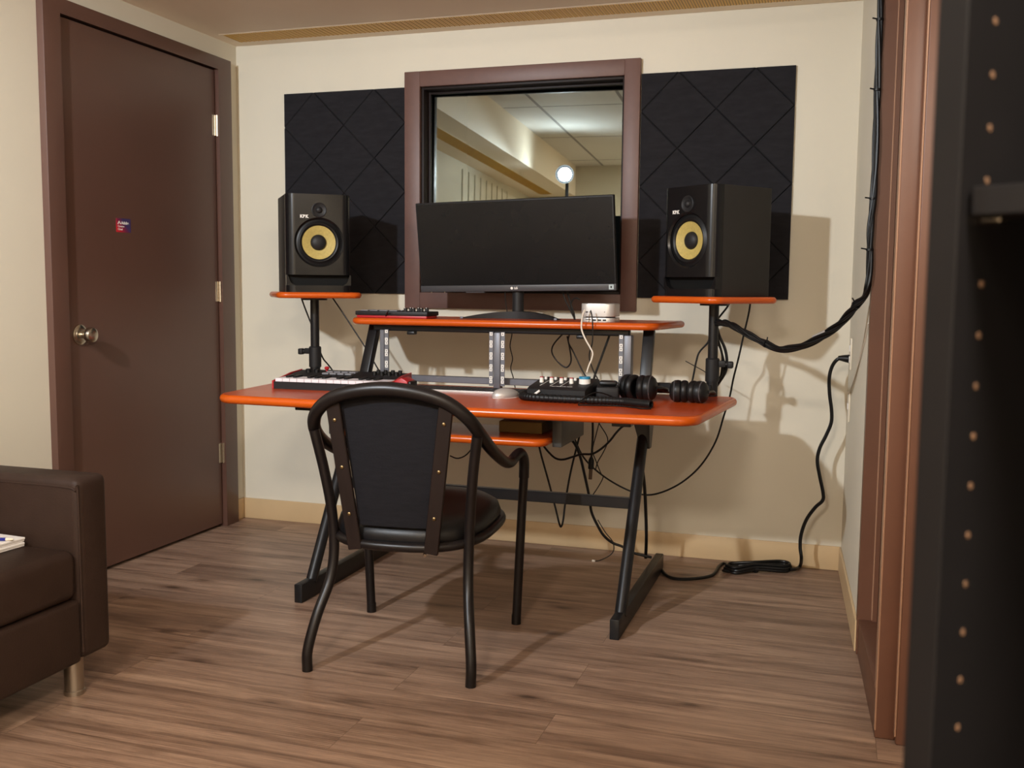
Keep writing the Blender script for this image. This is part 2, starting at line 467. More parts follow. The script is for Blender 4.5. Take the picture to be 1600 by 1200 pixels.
# ================================================================== the room
HS, HC = 2.13, 2.42          # soffit height, tiled ceiling height
TY = 0.0511                  # the right wall leaves the corner at a slight angle
def wx(t, d=0.0): return 2.639 + TY*t + d

bm = bmesh.new(); box(bm, -0.3, 4.2, -5.7, 0.3, -0.06, 0.0); struct('floor', bm, M_floor)

# window geometry
FX0, FX1, FZ0, FZ1 = 0.824, 1.826, 0.983, 1.9695
GX0, GX1, GZ0, GZ1 = 0.888, 1.768, 1.045, 1.912
bm = bmesh.new()
box(bm, -0.15, GX0, 0, 0.13, 0, 2.5); box(bm, GX1, 2.85, 0, 0.13, 0, 2.5)
box(bm, GX0, GX1, 0, 0.13, 0, GZ0); box(bm, GX0, GX1, 0, 0.13, GZ1, 2.5)
struct('wall_back', bm, M_wall)

# left wall with the door opening
DY0, DY1, DZ = -1.105, -0.182, 1.993
bm = bmesh.new()
box(bm, -0.15, 0, DY1+0.01, 0.0, 0, 2.5); box(bm, -0.15, 0, -5.6, DY0-0.01, 0, 2.5); box(bm, -0.15, 0, DY0-0.01, DY1+0.01, DZ+0.01, 2.5)
struct('wall_left', bm, M_wall)
bm = bmesh.new()
for i in range(9):
    y = -3.28-0.17*i
    box(bm, 0.0, 0.010, y-0.012, y+0.012, 0.10, 2.08, bev=0.002, seg=1)
struct('trim_1', bm, M_wall)

# right wall, the plain stretch next to the corner, the header over the recess, then the wider part of the room
T0, T1 = 0.925, 1.50
bm = bmesh.new()
def wallquad(t0, t1, z0, z1, th=0.12):
    out = [(wx(t0), -t0), (wx(t1), -t1), (wx(t1, th), -t1), (wx(t0, th), -t0)]
    prism(bm, out, z0, z1)
wallquad(0.0, T0-0.03, 0, 2.5); wallquad(T0-0.03, T1-0.02, 2.092, 2.5)
box(bm, 2.80, 4.0, -1.50, -1.38, 0, 2.5); box(bm, 3.85, 4.0, -5.6, -1.38, 0, 2.5)
struct('wall_right', bm, M_wall)
bm = bmesh.new(); box(bm, -0.15, 4.0, -5.65, -5.5, 0, 2.5); struct('wall_front', bm, M_wall)
bm = bmesh.new(); box(bm, -0.15, 4.0, -5.6, 0.1, HC, HC+0.08); struct('ceiling', bm, M_tile)
bm = bmesh.new()
box(bm, 0.0, 3.85, -0.86, 0.0, HS, HC); box(bm, 0.0, 0.46, -5.5, -0.86, HS, HC)
struct('trim_2', bm, M_soffit)

# baseboards
bm = bmesh.new(); box(bm, 0.0, 2.639, -0.008, 0, 0, 0.0945, bev=0.003); struct('baseboard_back', bm, M_base)
bm = bmesh.new(); box(bm, 0.0, 0.008, -0.083, -0.008, 0, 0.0945, bev=0.003); box(bm, 0.0, 0.008, -5.5, -1.2, 0, 0.0945, bev=0.003); struct('baseboard_left', bm, M_base)
bm = bmesh.new()
prism(bm, [(wx(0.01), -0.01), (wx(0.90), -0.90), (wx(0.90, -0.008), -0.90), (wx(0.01, -0.008), -0.01)], 0, 0.0945, bev=0.002, seg=1)
struct('baseboard_right', bm, M_base)

# ------------------------------------------------------------------ long grilles let into the soffit
def grille(name, label, x0, x1, y0, y1, horizontal):
    t = thing(name, label, 'ceiling grille', ((x0+x1)/2, (y0+y1)/2, HS-0.006))
    bm = bmesh.new(); w = 0.013
    box(bm, x0-w, x1+w, y0-w, y0, HS-0.0008, HS); box(bm, x0-w, x1+w, y1, y1+w, HS-0.0008, HS)
    box(bm, x0-w, x0, y0, y1, HS-0.0008, HS); box(bm, x1, x1+w, y0, y1, HS-0.0008, HS)
    obj('frame', bm, M_soffit, t, world=True)
    bm = bmesh.new()
    box(bm, x0, x1, y0, y1, HS-0.0015, HS)
    L = (x1-x0) if horizontal else (y1-y0)
    n = int(L/0.021)
    for i in range(n):
        a = (i+0.5)*L/n
        if horizontal: box(bm, x0+a-0.003, x0+a+0.003, y0, y1, HS-0.0025, HS-0.001)
        else: box(bm, x0, x1, y0+a-0.003, y0+a+0.003, HS-0.0025, HS-0.001)
    obj('slat_panel', bm, M_grille, t, world=True)
    return t
grille('ceiling_grille', 'long mustard slotted grille let into the soffit along the back wall', 0.065, 2.60, -0.195, -0.068, True)
grille('ceiling_grille', 'mustard slotted grille let into the soffit along the door wall, seen mirrored in the window', 0.155, 0.275, -5.3, -1.15, False)

# ------------------------------------------------------------------ door
d = sroot('door_1', (0.0, -0.64, 0.0))
bm = bmesh.new(); box(bm, -0.035, 0.010, DY0+0.002, DY1-0.003, 0.012, DZ-0.003, bev=0.002, seg=1)
obj('door_leaf', bm, M_brown, d, world=True)
bm = bmesh.new()
P = 0.028
JM = Matrix(((0, 0, 1, 0), (1, 0, 0, 0), (0, 1, 0, 0), (0, 0, 0, 1)))
prism(bm, [(-1.186, 0), (-1.109, 0), (-1.109, 1.997), (-0.178, 1.997), (-0.178, 0), (-0.083, 0), (-0.083, 2.047), (-1.186, 2.047)], -0.12, P, JM, bev=0.003, seg=2)
box(bm, -0.12, -0.04, -1.12, -0.17, 0, 0.008); box(bm, -0.12, -0.038, -1.12, -1.06, 0, 2.0); box(bm, -0.12, -0.038, -0.23, -0.17, 0, 2.0); box(bm, -0.12, -0.038, -1.12, -0.17, 1.95, 2.0)
obj('door_frame', bm, M_brown, d, world=True)
for z in (1.757, 1.045, 0.332):
    bm = bmesh.new()
    box(bm, 0.009, 0.0125, -0.206, -0.184, z-0.044, z+0.044, bev=0.001, seg=1)
    for k in range(5):
        a = z-0.045+k*0.018
        lathe(bm, [(0.0, a), (0.0068, a), (0.0068, a+0.0172), (0.0, a+0.0172)], Matrix.Translation((0.017, -0.180, 0)), 14)
    obj('hinge', bm, M_chrome, d, world=True)
kz, ky = 0.893, -1.042
KM = Matrix.Translation((0.010, ky, kz)) @ Matrix.Rotation(PI/2, 4, 'Y')
bm = bmesh.new()
lathe(bm, [(0.0, 0.0), (0.037, 0.0), (0.036, 0.005), (0.029, 0.010), (0.018, 0.012), (0.0, 0.012)], KM)
obj('rosette', bm, M_chrome, d, world=True)
bm = bmesh.new()
lathe(bm, [(0.0, 0.010), (0.013, 0.010), (0.013, 0.026), (0.022, 0.032), (0.0275, 0.042), (0.028, 0.052), (0.025, 0.060), (0.017, 0.064), (0.0, 0.065)], KM)
obj('door_knob', bm, M_chrome, d, world=True)

# sticker on the door leaf
st = thing('sticker', 'small square red and purple sticker with white lettering on the brown door', 'sticker', (0.0102, -0.792, 1.295))
bm = bmesh.new(); box(bm, 0, 0.0006, -0.041, 0.041, -0.026, 0.026)
obj('sticker_face', bm, M_sticker, st)
TM = Matrix(((0, 0, 1, 0.0008), (1, 0, 0, 0), (0, 1, 0, 0), (0, 0, 0, 1)))
def tloc(y, z): return Matrix.Translation((0, y, z)) @ TM
bm = bmesh.new()
for (ya, yb) in ((-0.031, -0.0235), (-0.0165, -0.024)):
    v = [bm.verts.new((x, y, z)) for x in (0.0006, 0.0011) for y, z in ((ya-0.0025, 0.004), (ya+0.0025, 0.004), (yb+0.002, 0.0165), (yb-0.002, 0.0165))]
    for f in ((0,1,2,3),(7,6,5,4),(0,4,5,1),(1,5,6,2),(2,6,7,3),(3,7,4,0)): bm.faces.new([v[i] for i in f])
obj('emblem', bm, M_white, st)
text_mesh('lettering', 'Adobe', 0.0155, M_white, st, tloc(-0.0125, 0.009) , 'LEFT', 0.0003, 0.0004)
text_mesh('lettering', 'Creative', 0.0105, M_white, st, tloc(-0.032, -0.004), 'LEFT', 0.0003)
text_mesh('lettering', 'Cloud', 0.0105, M_white, st, tloc(-0.032, -0.015), 'LEFT', 0.0003)

# ------------------------------------------------------------------ observation window
w = sroot('window_1', (1.325, 0, FZ0))
bm = bmesh.new()
def frame(bm, x0, x1, z0, z1, a, b, c, e, y0, y1, bev=0.003):
    """rectangular frame with outer x0..x1,z0..z1 and inner a..b,c..e"""
    box(bm, x0, a, y0, y1, z0, z1, bev=bev); box(bm, b, x1, y0, y1, z0, z1, bev=bev)
    box(bm, a-0.001, b+0.001, y0, y1, e, z1, bev=bev); box(bm, a-0.001, b+0.001, y0, y1, z0, c, bev=bev)
frame(bm, FX0, FX1, FZ0, FZ1, GX0+0.006, GX1-0.006, GZ0+0.006, GZ1-0.006, -0.022, 0.0)
obj('window_frame', bm, M_frame, w, world=True)
bm = bmesh.new(); frame(bm, GX0, GX1, GZ0, GZ1, GX0+0.016, GX1-0.016, GZ0+0.016, GZ1-0.016, 0.0, 0.13, 0.002)
frame(bm, GX0+0.016, GX1-0.016, GZ0+0.016, GZ1-0.016, GX0+0.026, GX1-0.026, GZ0+0.026, GZ1-0.026, 0.05, 0.066, 0.001)
obj('stop_bead', bm, mat('dark_brown_stop', (34, 25, 23), 0.5, spec=0.2), w, world=True)
bm = bmesh.new(); box(bm, -0.43, 0.43, 0, 0.006, -0.425, 0.425)
gl = obj('glass', bm, M_glass, w)
gl.location = (0.003, 0.086, 0.4955); gl.rotation_euler = (math.radians(-0.9), 0, math.radians(1.75))
bm = bmesh.new()
box(bm, 0.5, 2.2, 1.6, 1.7, 0.4, 2.4); box(bm, 0.45, 0.5, 0.13, 1.7, 0.4, 2.4); box(bm, 2.2, 2.25, 0.13, 1.7, 0.4, 2.4); box(bm, 0.45, 2.25, 0.13, 1.7, 0.35, 0.4); box(bm, 0.45, 2.25, 0.13, 1.7, 2.4, 2.45)
struct('wall_booth', bm, mat('booth_unlit_black', (14, 17, 18), 0.9))  # walls coloured near-black so the booth looks unlit behind the glass

# ------------------------------------------------------------------ brown framed recess in the right wall
w2 = sroot('window_2', (wx(1.2, 0.04), -1.2, 0))
bm = bmesh.new()
prism(bm, [(wx(T0-0.04, -0.004), -(T0-0.04)), (wx(T0, -0.004), -T0), (wx(T0, 0.036), -T0), (wx(T0, 0.036), -(T0-0.04))], 0.0, 2.09, bev=0.002, seg=1)
prism(bm, [(wx(T0, 0.036), -(T0-0.04)), (wx(T0, 0.036), -(T0+0.012)), (wx(T0, 0.05), -(T0+0.012)), (wx(T0, 0.05), -(T0-0.04))], 0.0, 2.09, bev=0.002, seg=1)
prism(bm, [(wx(T0, 0.05), -(T0-0.04)), (wx(T0, 0.05), -(T0)), (wx(T0, 0.09), -(T0)), (wx(T0, 0.09), -(T0-0.04))], 0.0, 2.09)
obj('jamb', bm, M_trim, w2, world=True)
bm = bmesh.new()
prism(bm, [(wx(T0, 0.0), -T0), (wx(T1, 0.0), -T1), (wx(T1, 0.09), -T1), (wx(T0, 0.09), -T0)], 0.0, 0.108, bev=0.003, seg=2)
obj('sill', bm, M_trim, w2, world=True)
bm = bmesh.new()
prism(bm, [(wx(T0, 0.08), -T0), (wx(T1, 0.08), -T1), (wx(T1, 0.10), -T1), (wx(T0, 0.10), -T0)], 0.10, 2.09)
obj('infill_panel', bm, M_trim, w2, world=True)
bm = bmesh.new(); prism(bm, [(wx(T0, -0.004), -T0), (wx(T1, -0.004), -T1), (wx(T1, 0.09), -T1), (wx(T0, 0.09), -T0)], 2.03, 2.09)
obj('head', bm, M_trim, w2, world=True)
bm = bmesh.new()
box(bm, wx(T1, 0.0), wx(T1, 0.046), -T1-0.004, -T1+0.09, 0, HS, bev=0.004, seg=3)
box(bm, wx(T1, 0.046), wx(T1, 0.14), -T1-0.028, -T1+0.09, 0, HS, bev=0.004, seg=3)
obj('post', bm, M_trim, w2, world=True)
M_highlight = mat('tan_edge_highlight', (148, 112, 88), 0.4, var=0.05)  # tan strips paint in the bright flash highlights along the trim edges
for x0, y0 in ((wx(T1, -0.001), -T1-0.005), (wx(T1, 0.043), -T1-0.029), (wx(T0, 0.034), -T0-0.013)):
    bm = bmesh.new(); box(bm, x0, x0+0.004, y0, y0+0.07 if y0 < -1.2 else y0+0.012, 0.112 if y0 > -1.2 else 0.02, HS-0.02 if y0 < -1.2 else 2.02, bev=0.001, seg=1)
    obj('edge_highlight', bm, M_highlight, w2, world=True)

# ------------------------------------------------------------------ acoustic panels, two blocks of six, diamond grooves
def panel_tile(name_label, x0, z0, s):
    bm = bmesh.new(); g = 0.004; y0, y1 = -0.012, 0.0
    c = (x0+s/2, z0+s/2); e = 0.0
    # a square tile cut by its two diagonals' mid-side diamond: four corner triangles and the diamond, each bevelled
    hs = s/2-e
    def piece(pts):
        out = [(c[0]+px, c[1]+pz) for px, pz in pts]
        MM = Matrix(((1, 0, 0, 0), (0, 0, 1, 0), (0, 1, 0, 0), (0, 0, 0, 1)))
        # prism along -y with bevelled front edge
        a = [bm.verts.new((x, y1, z)) for x, z in out]
        cx = sum(q[0] for q in out)/len(out); cz = sum(q[1] for q in out)/len(out)
        b = [bm.verts.new((x, y0+0.005, z)) for x, z in out]
        k = []
        for i, (x, z) in enumerate(out):
            if len(out) == 4: vx, vz, L = cx-x, cz-z, math.hypot(cx-x, cz-z)
            elif i == 0: vx, vz, L = 0.0, 0.0, 1.0
            else: vx, vz = out[0][0]-x, out[0][1]-z; L = math.hypot(vx, vz)/1.4
            k.append(bm.verts.new((x+vx/L*g, y0, z+vz/L*g)))
        n = len(out)
        bm.faces.new(k)
        for i in range(n):
            j = (i+1) % n
            bm.faces.new((a[i], a[j], b[j], b[i])); bm.faces.new((b[i], b[j], k[j], k[i]))
    m = 0.0
    piece([(0, -hs), (hs, 0), (0, hs), (-hs, 0)])
    for sx, sz in ((1, 1), (1, -1), (-1, 1), (-1, -1)):
        piece([(sx*hs, sz*hs), (sx*hs, 0), (0, sz*hs)])
    o = obj('acoustic_panel', bm, M_felt)
    return tag(o, name_label, 'acoustic panel', 'black felt acoustic panels beside the window')
ps = 0.2905
ROWN = ('bottom', 'middle', 'top')
for side, xs in (('left', (0.2465, 0.2465+0.2885)), ('right', (1.829, 1.829+ps))):
    tz = 0.2885 if side == 'left' else ps
    for ci, x0 in enumerate(xs):
        near = (ci == 1) if side == 'left' else (ci == 0)
        for ri in range(3):
            z0 = (1.043 if side == 'left' else 1.038)+ri*tz
            lab = 'black felt acoustic tile, %s of the column %s the window, %s of it' % (ROWN[ri], 'touching' if near else 'farthest from', side)
            panel_tile(lab, x0, z0, tz)

# ------------------------------------------------------------------ outlets on the right wall
def outlet(name, label, t, z, w_, h, slots):
    o = thing(name, label, 'wall outlet', (wx(t), -t, z), -math.atan(TY)*-1.0)
    bm = bmesh.new(); box(bm, -0.006, 0.0, -w_/2, w_/2, -h/2, h/2, bev=0.0025); obj('cover_plate', bm, M_plate, o)
    bm = bmesh.new()
    for dz in ((-0.02, 0.02) if slots else (0,)):
        box(bm, -0.009, -0.005, -0.014, 0.014, dz-0.012, dz+0.012, bev=0.002)
    obj('socket', bm, M_white, o)
    return o
outlet('wall_outlet', 'cream wall socket near the corner with a black plug in it', 0.135, 0.845, 0.07, 0.115, True)
outlet('wall_outlet', 'lower cream wall plate below the plugged socket near the corner', 0.15, 0.655, 0.07, 0.11, False)

# ================================================================== the studio desk
DX = 1.402
desk = thing('studio_desk', 'orange and black studio desk with raised shelf and two speaker platforms', 'desk', (DX, -0.72, 0.0))
def dpart(name, bm, m, ang=35, parent=None): return obj(name, bm, m, parent or desk, ang, world=True)
ZT = 0.70
def slab(name, out, z0, z1, MM=None):
    """laminate board with a half-round edge band of its own"""
    bm = bmesh.new(); prism(bm, out, z0+0.0004, z1-0.0002, MM)
    o = dpart(name, bm, M_orange, 50)
    bm = bmesh.new(); edge_loop(bm, out, z0, z1)
    if MM is not None: bmesh.ops.transform(bm, matrix=MM, verts=bm.verts)
    bmesh.ops.translate(bm, verts=bm.verts, vec=-desk.location)
    obj('edge_band', bm, M_edge, o, 60)
    return o
out = rounded([(DX-0.835, -1.035), (DX, -1.066), (DX+0.80, -1.035), (DX+0.862, -0.42), (DX-0.885, -0.42)], [0.075, 3.0, 0.075, 0.035, 0.035], 10)
slab('worktop', out, ZT-0.030, ZT)
out = rounded([(DX-0.575, -0.525), (DX+0.585, -0.525), (DX+0.638, -0.17), (DX-0.63, -0.17)], [0.055, 0.055, 0.02, 0.02], 8)
slab('raised_shelf', out, 0.930, 0.955)
XL, XR = 0.883, 1.977
for fx in (XL, XR):
    bm = bmesh.new(); box(bm, fx-0.015, fx+0.015, -1.045, -0.22, 0.0, 0.064, bev=0.003); dpart('foot', bm, M_black)
    bm = bmesh.new(); tube(bm, [(fx, -0.955, 0.05), (fx, -0.612, 0.60)], 0.0195, 16, 1); dpart('leg', bm, M_black)
    bm = bmesh.new()
    MM = Matrix(((1, 0, 0, 0), (0, 0, 1, 0), (0, 1, 0, 0), (0, 0, 0, 1)))
    prism(bm, [(fx-0.045, 0.67), (fx+0.018, 0.67), (fx+0.022, 0.545), (fx-0.012, 0.56)], -0.645, -0.60, MM)
    v = [(fx+0.018, -0.66, 0.67), (fx+0.026, -0.66, 0.67), (fx+0.026, -0.645, 0.535), (fx+0.018, -0.645, 0.535),
         (fx+0.018, -0.54, 0.67), (fx+0.026, -0.54, 0.67), (fx+0.026, -0.61, 0.535), (fx+0.018, -0.61, 0.535)]
    q = [bm.verts.new(x) for x in v]
    for f in ((0,1,2,3),(7,6,5,4),(0,4,5,1),(1,5,6,2),(2,6,7,3),(3,7,4,0)): bm.faces.new([q[i] for i in f])
    lathe(bm, [(0, 0), (0.008, 0), (0.008, 0.006), (0, 0.007)], Matrix.Translation((fx+0.026, -0.60, 0.635)) @ Matrix.Rotation(PI/2, 4, 'Y'), 10)
    dpart('leg_bracket', bm, M_black)
    bm = bmesh.new(); box(bm, fx-0.03, fx+0.03, -1.0, -0.46, 0.655, 0.671, bev=0.002, seg=1); dpart('support_arm', bm, M_black)
bm = bmesh.new(); box(bm, XL+0.015, XR-0.015, -0.760, -0.735, 0.348, 0.384, bev=0.002, seg=1); dpart('crossbar', bm, M_black)
# shelf frame and rack
bm = bmesh.new(); box(bm, 0.900, 1.895, -0.485, -0.455, 0.906, 0.931, bev=0.006, seg=3); dpart('front_rail', bm, M_black)
bm = bmesh.new(); box(bm, 0.90, 1.94, -0.458, -0.428, 0.713, 0.737, bev=0.002, seg=1); dpart('rear_rail', bm, M_grey)
for sx, ex in ((0.873, 0.886), (1.958, 1.957)):
    bm = bmesh.new(); rod(bm, (sx, -0.52, ZT), (ex, -0.435, 0.931), 0.040, 0.030, 0.004); dpart('shelf_post', bm, M_black)
def rail(x, post_side):
    """rack rail: narrow strip with square holes; post beside it"""
    bm = bmesh.new(); box(bm, x-0.008, x+0.008, -0.497, -0.494, 0.712, 0.912, bev=0.0006, seg=1)
    r = dpart('rack_rail', bm, M_grey)
    global NUT
    for zz in (0.904, 0.874, 0.860, 0.830, 0.816, 0.786, 0.772, 0.742, 0.728):
        if NUT is None:
            bm = bmesh.new()
            for (x0, x1, z0, z1) in ((-0.0055, 0.0055, 0.0028, 0.006), (-0.0055, 0.0055, -0.006, -0.0028), (-0.0055, -0.0022, -0.0028, 0.0028), (0.0022, 0.0055, -0.0028, 0.0028)): box(bm, x0, x1, -0.0012, 0.0008, z0, z1)
            o = obj('cage_nut', bm, M_white, r); NUT = o.data
        else:
            o = bpy.data.objects.new('cage_nut', NUT); COL.objects.link(o); o.parent = r
        o.location = (x-desk.location.x, -0.4975-desk.location.y, zz)
NUT = None
for x in (0.960, 1.382, 1.427, 1.868): rail(x, 0)
bm = bmesh.new(); box(bm, 0.932, 0.950, -0.497, -0.450, 0.70, 0.91, bev=0.002, seg=1); dpart('rack_post', bm, M_grey)
bm = bmesh.new(); box(bm, 1.391, 1.418, -0.499, -0.465, 0.70, 0.91, bev=0.004, seg=2); dpart('rack_post', bm, M_grey)
bm = bmesh.new(); box(bm, 1.877, 1.905, -0.499, -0.455, 0.70, 0.91, bev=0.004, seg=2); dpart('rack_post', bm, M_grey)
for x in (1.06, 1.72):
    bm = bmesh.new(); box(bm, x-0.016, x+0.016, -0.50, -0.47, 0.894, 0.907, bev=0.004, seg=2); dpart('cable_clip', bm, M_black)
# keyboard tray on slides
slab('keyboard_tray', rounded([(0.955, -0.945), (1.715, -0.945), (1.715, -0.66), (0.955, -0.66)], [0.045, 0.045, 0.005, 0.005]), 0.567, 0.592)
for x in (0.932, 1.742):
    bm = bmesh.new(); box(bm, x-0.016, x+0.016, -0.88, -0.58, 0.560, 0.668, bev=0.003); box(bm, x-(0.05 if x > 1.4 else -0.016), x+(-0.016 if x > 1.4 else 0.05), -0.84, -0.60, 0.640, 0.668)
    dpart('tray_slide', bm, mat('dark_steel_slide', (62, 62, 60), 0.45))
# speaker poles and platforms
SPK = {'L': ((0.612, -0.42), 1), 'R': ((2.180, -0.42), -1)}
A37 = math.radians(37)
for k, ((px, py), sg) in SPK.items():
    bm = bmesh.new(); cyl(bm, (px, py, ZT-0.02), (px, py, 0.83), 0.0205, 20); cyl(bm, (px, py, 0.80), (px, py, 1.026), 0.0175, 20)
    lathe(bm, [(0.0, 1.018), (0.05, 1.018), (0.05, 1.026), (0, 1.026)], Matrix.Translation((px, py, 0)), 20)
    pole = dpart('speaker_pole', bm, M_black)
    bm = bmesh.new(); lathe(bm, [(0.0205, 0.752), (0.0245, 0.752), (0.0245, 0.83), (0.021, 0.834), (0.0175, 0.834)], Matrix.Translation((px, py, 0)), 20, cap=False)
    box(bm, min(px, px-sg*0.045), max(px, px-sg*0.045), py-0.008, py+0.008, 0.803, 0.826, bev=0.003)
    c = dpart('clamp_collar', bm, M_blackmat)
    bm = bmesh.new(); x0 = px-sg*0.045; x1 = px-sg*0.072
    cyl(bm, (x0+sg*0.01, py, 0.813), (x1, py, 0.813), 0.007, 10)
    box(bm, min(x1, x1+sg*0.020), max(x1, x1+sg*0.020), py-0.013, py+0.013, 0.800, 0.824, bev=0.005, seg=3)
    dpart('clamp_knob', bm, M_blackmat)
    MM = Matrix.Translation((px, py, 0)) @ Matrix.Rotation(sg*A37, 4, 'Z')
    slab('speaker_platform', rounded([(-0.156, -0.166), (0.156, -0.166), (0.156, 0.156), (-0.156, 0.156)], [0.04]*4, 8), 1.027, 1.050, MM)
    ax = 0.875 if sg > 0 else 1.958
    bm = bmesh.new(); box(bm, min(px, ax), max(px, ax), py-0.030, py-0.002, ZT+0.006, ZT+0.042, bev=0.002, seg=1); dpart('side_bar', bm, M_black)

# ================================================================== studio monitors (loudspeakers)
def make_speaker(label, loc, rz):
    """front faces local -Y"""
    t = thing('studio_speaker', label, 'loudspeaker', loc, rz, 'pair of studio speakers')
    w, d_, h = 0.246, 0.28, 0.372
    yf, yb = -d_/2, d_/2
    def sec(inset_front, inset_side=0.0):
        return rounded([(-w/2+inset_side, yf+inset_front), (w/2-inset_side, yf+inset_front), (w/2-inset_side, yb), (-w/2+inset_side, yb)], [0.024, 0.024, 0.004, 0.004], 8)
    bm = bmesh.new()
    prism(bm, rounded([(-w/2, yf+0.045), (w/2, yf+0.045), (w/2, yb), (-w/2, yb)], [0.001, 0.001, 0.004, 0.004], 3), 0, h, bev=0.003, seg=2)
    obj('cabinet', bm, M_speaker, t)
    front = rounded([(-w/2, yf), (w/2, yf), (w/2, yf+0.0455), (-w/2, yf+0.0455)], [0.034, 0.034, 0.0005, 0.0005], 10)
    bm = bmesh.new(); prism(bm, front, 0.066, h, bev=0.003, seg=2)
    b = obj('front_baffle', bm, M_baffle, t)
    bm = bmesh.new(); prism(bm, front, 0.0, 0.026, bev=0.003, seg=2)
    # cheeks that close the port slot with the swept-up ends of the lip
    for s in (-1, 1):
        xs = [s*(w/2), s*(w/2-0.004), s*(w/2-0.016), s*(w/2-0.030), s*(w/2-0.030), s*(w/2)]
        zs = [0.066, 0.066, 0.036, 0.027, 0.026, 0.026]
        MM = Matrix(((1, 0, 0, 0), (0, 0, 1, 0), (0, 1, 0, 0), (0, 0, 0, 1)))
        prism(bm, list(zip(xs, zs)), yf+0.014, yf+0.045, MM)
    obj('port_lip', bm, M_baffle, t)
    bm = bmesh.new(); box(bm, -w/2+0.006, w/2-0.006, yf+0.034, yf+0.046, 0.024, 0.068); obj('port_slot', bm, M_void, t)
    F = Matrix.Translation((0, yf, 0.190)) @ Matrix.Rotation(PI/2, 4, 'X')
    # the round recess of the woofer is cut out of the baffle
    bm = bmesh.new(); lathe(bm, [(0, -0.034), (0.088, -0.034), (0.088, -0.006), (0.0945, 0.0), (0.0945, 0.01), (0, 0.01)], F, 64)
    cut = obj('woofer_cut', bm, M_blackmat, t); cut.location = (0, 0, 0)
    for me_ in (cut.data, b.data):
        q_ = bmesh.new(); q_.from_mesh(me_); bmesh.ops.remove_doubles(q_, verts=q_.verts, dist=1e-6); bmesh.ops.recalc_face_normals(q_, faces=q_.faces); q_.to_mesh(me_); q_.free()
    bo = b.modifiers.new('recess', 'BOOLEAN'); bo.operation = 'DIFFERENCE'; bo.object = cut; bo.solver = 'EXACT'
    bpy.context.view_layer.update()
    me2 = bpy.data.meshes.new_from_object(b.evaluated_get(bpy.context.evaluated_depsgraph_get()))
    b.modifiers.clear(); b.data = me2; bpy.data.objects.remove(cut)
    me2.set_sharp_from_angle(angle=math.radians(30))
    bm = bmesh.new()
    lathe(bm, [(0.0885, -0.012), (0.085, -0.0105), (0.081, -0.010), (0.077, -0.0065), (0.073, -0.0042), (0.069, -0.0050), (0.0655, -0.0085), (0.0630, -0.0125), (0.0615, -0.015)], F, 64, cap=False)
    obj('woofer_surround', bm, M_rubber, t)
    bm = bmesh.new()
    prof = [(0.0640, -0.0105)]
    for i in range(9):
        r = 0.0625-i*0.004; h = -0.0110-i*0.0013
        prof += [(r, h), (r-0.0008, h-0.0008), (r-0.0030, h-0.0009)]
    prof += [(0.026, -0.0235)]
    lathe(bm, prof, F, 64, cap=False); obj('woofer_cone', bm, M_kraft, t)
    bm = bmesh.new(); lathe(bm, [(0.0305, -0.0225), (0.0290, -0.0160), (0.0245, -0.0110), (0.0175, -0.0075), (0.0085, -0.0055), (0.0, -0.0050)], F, 40, cap=False)
    obj('dust_cap', bm, M_blackmat, t)
    F2 = Matrix.Translation((0.0, yf, 0.312)) @ Matrix.Rotation(PI/2, 4, 'X')
    bm = bmesh.new(); lathe(bm, [(0.0, 0.0006), (0.018, 0.0012), (0.024, 0.0035), (0.026, 0.0045), (0.0282, 0.0035), (0.0288, 0.0)], F2, 40, cap=False)
    obj('tweeter_plate', bm, M_blackmat, t)
    bm = bmesh.new(); lathe(bm, [(0.0125, 0.001), (0.0115, 0.005), (0.008, 0.0085), (0.004, 0.0100), (0.0, 0.0105)], F2, 28, cap=False)
    obj('tweeter_dome', bm, M_blackmat, t)
    TT = Matrix.Translation((-0.056, yf-0.0005, 0.2865)) @ Matrix(((1, 0, 0, 0), (0, 0, -1, 0), (0, 1, 0, 0), (0, 0, 0, 1)))
    text_mesh('brand_letters', 'KRK', 0.0165, M_white, t, TT, 'CENTER', 0.0004, 0.0006)
    bm = bmesh.new()
    for s in (-1, 1):
        for yy in (yf+0.06, yb-0.04):
            pass
    bm.free()
    return t
s1 = make_speaker('black studio speaker with yellow cone on the left platform nearest the door', (SPK['L'][0][0], SPK['L'][0][1], 1.050), A37)
s2 = copy_thing(s1, (SPK['R'][0][0], SPK['R'][0][1], 1.050), -A37, 'black studio speaker with yellow cone on the right platform, its side turned to view')

# ================================================================== computer monitor
mon = thing('computer_monitor', 'wide black computer monitor on an arched stand on the raised shelf', 'monitor', (1.40, -0.33, 0.955))
yaw, tilt, roll = math.radians(-4.6), math.radians(-6.8), math.radians(1.0)
SW, SH = 0.812, 0.349
SM = Matrix.Translation((1.402, -0.312, 1.234)) @ Matrix.Rotation(yaw, 4, 'Z') @ Matrix.Rotation(-tilt, 4, 'X') @ Matrix.Rotation(-roll, 4, 'Y')
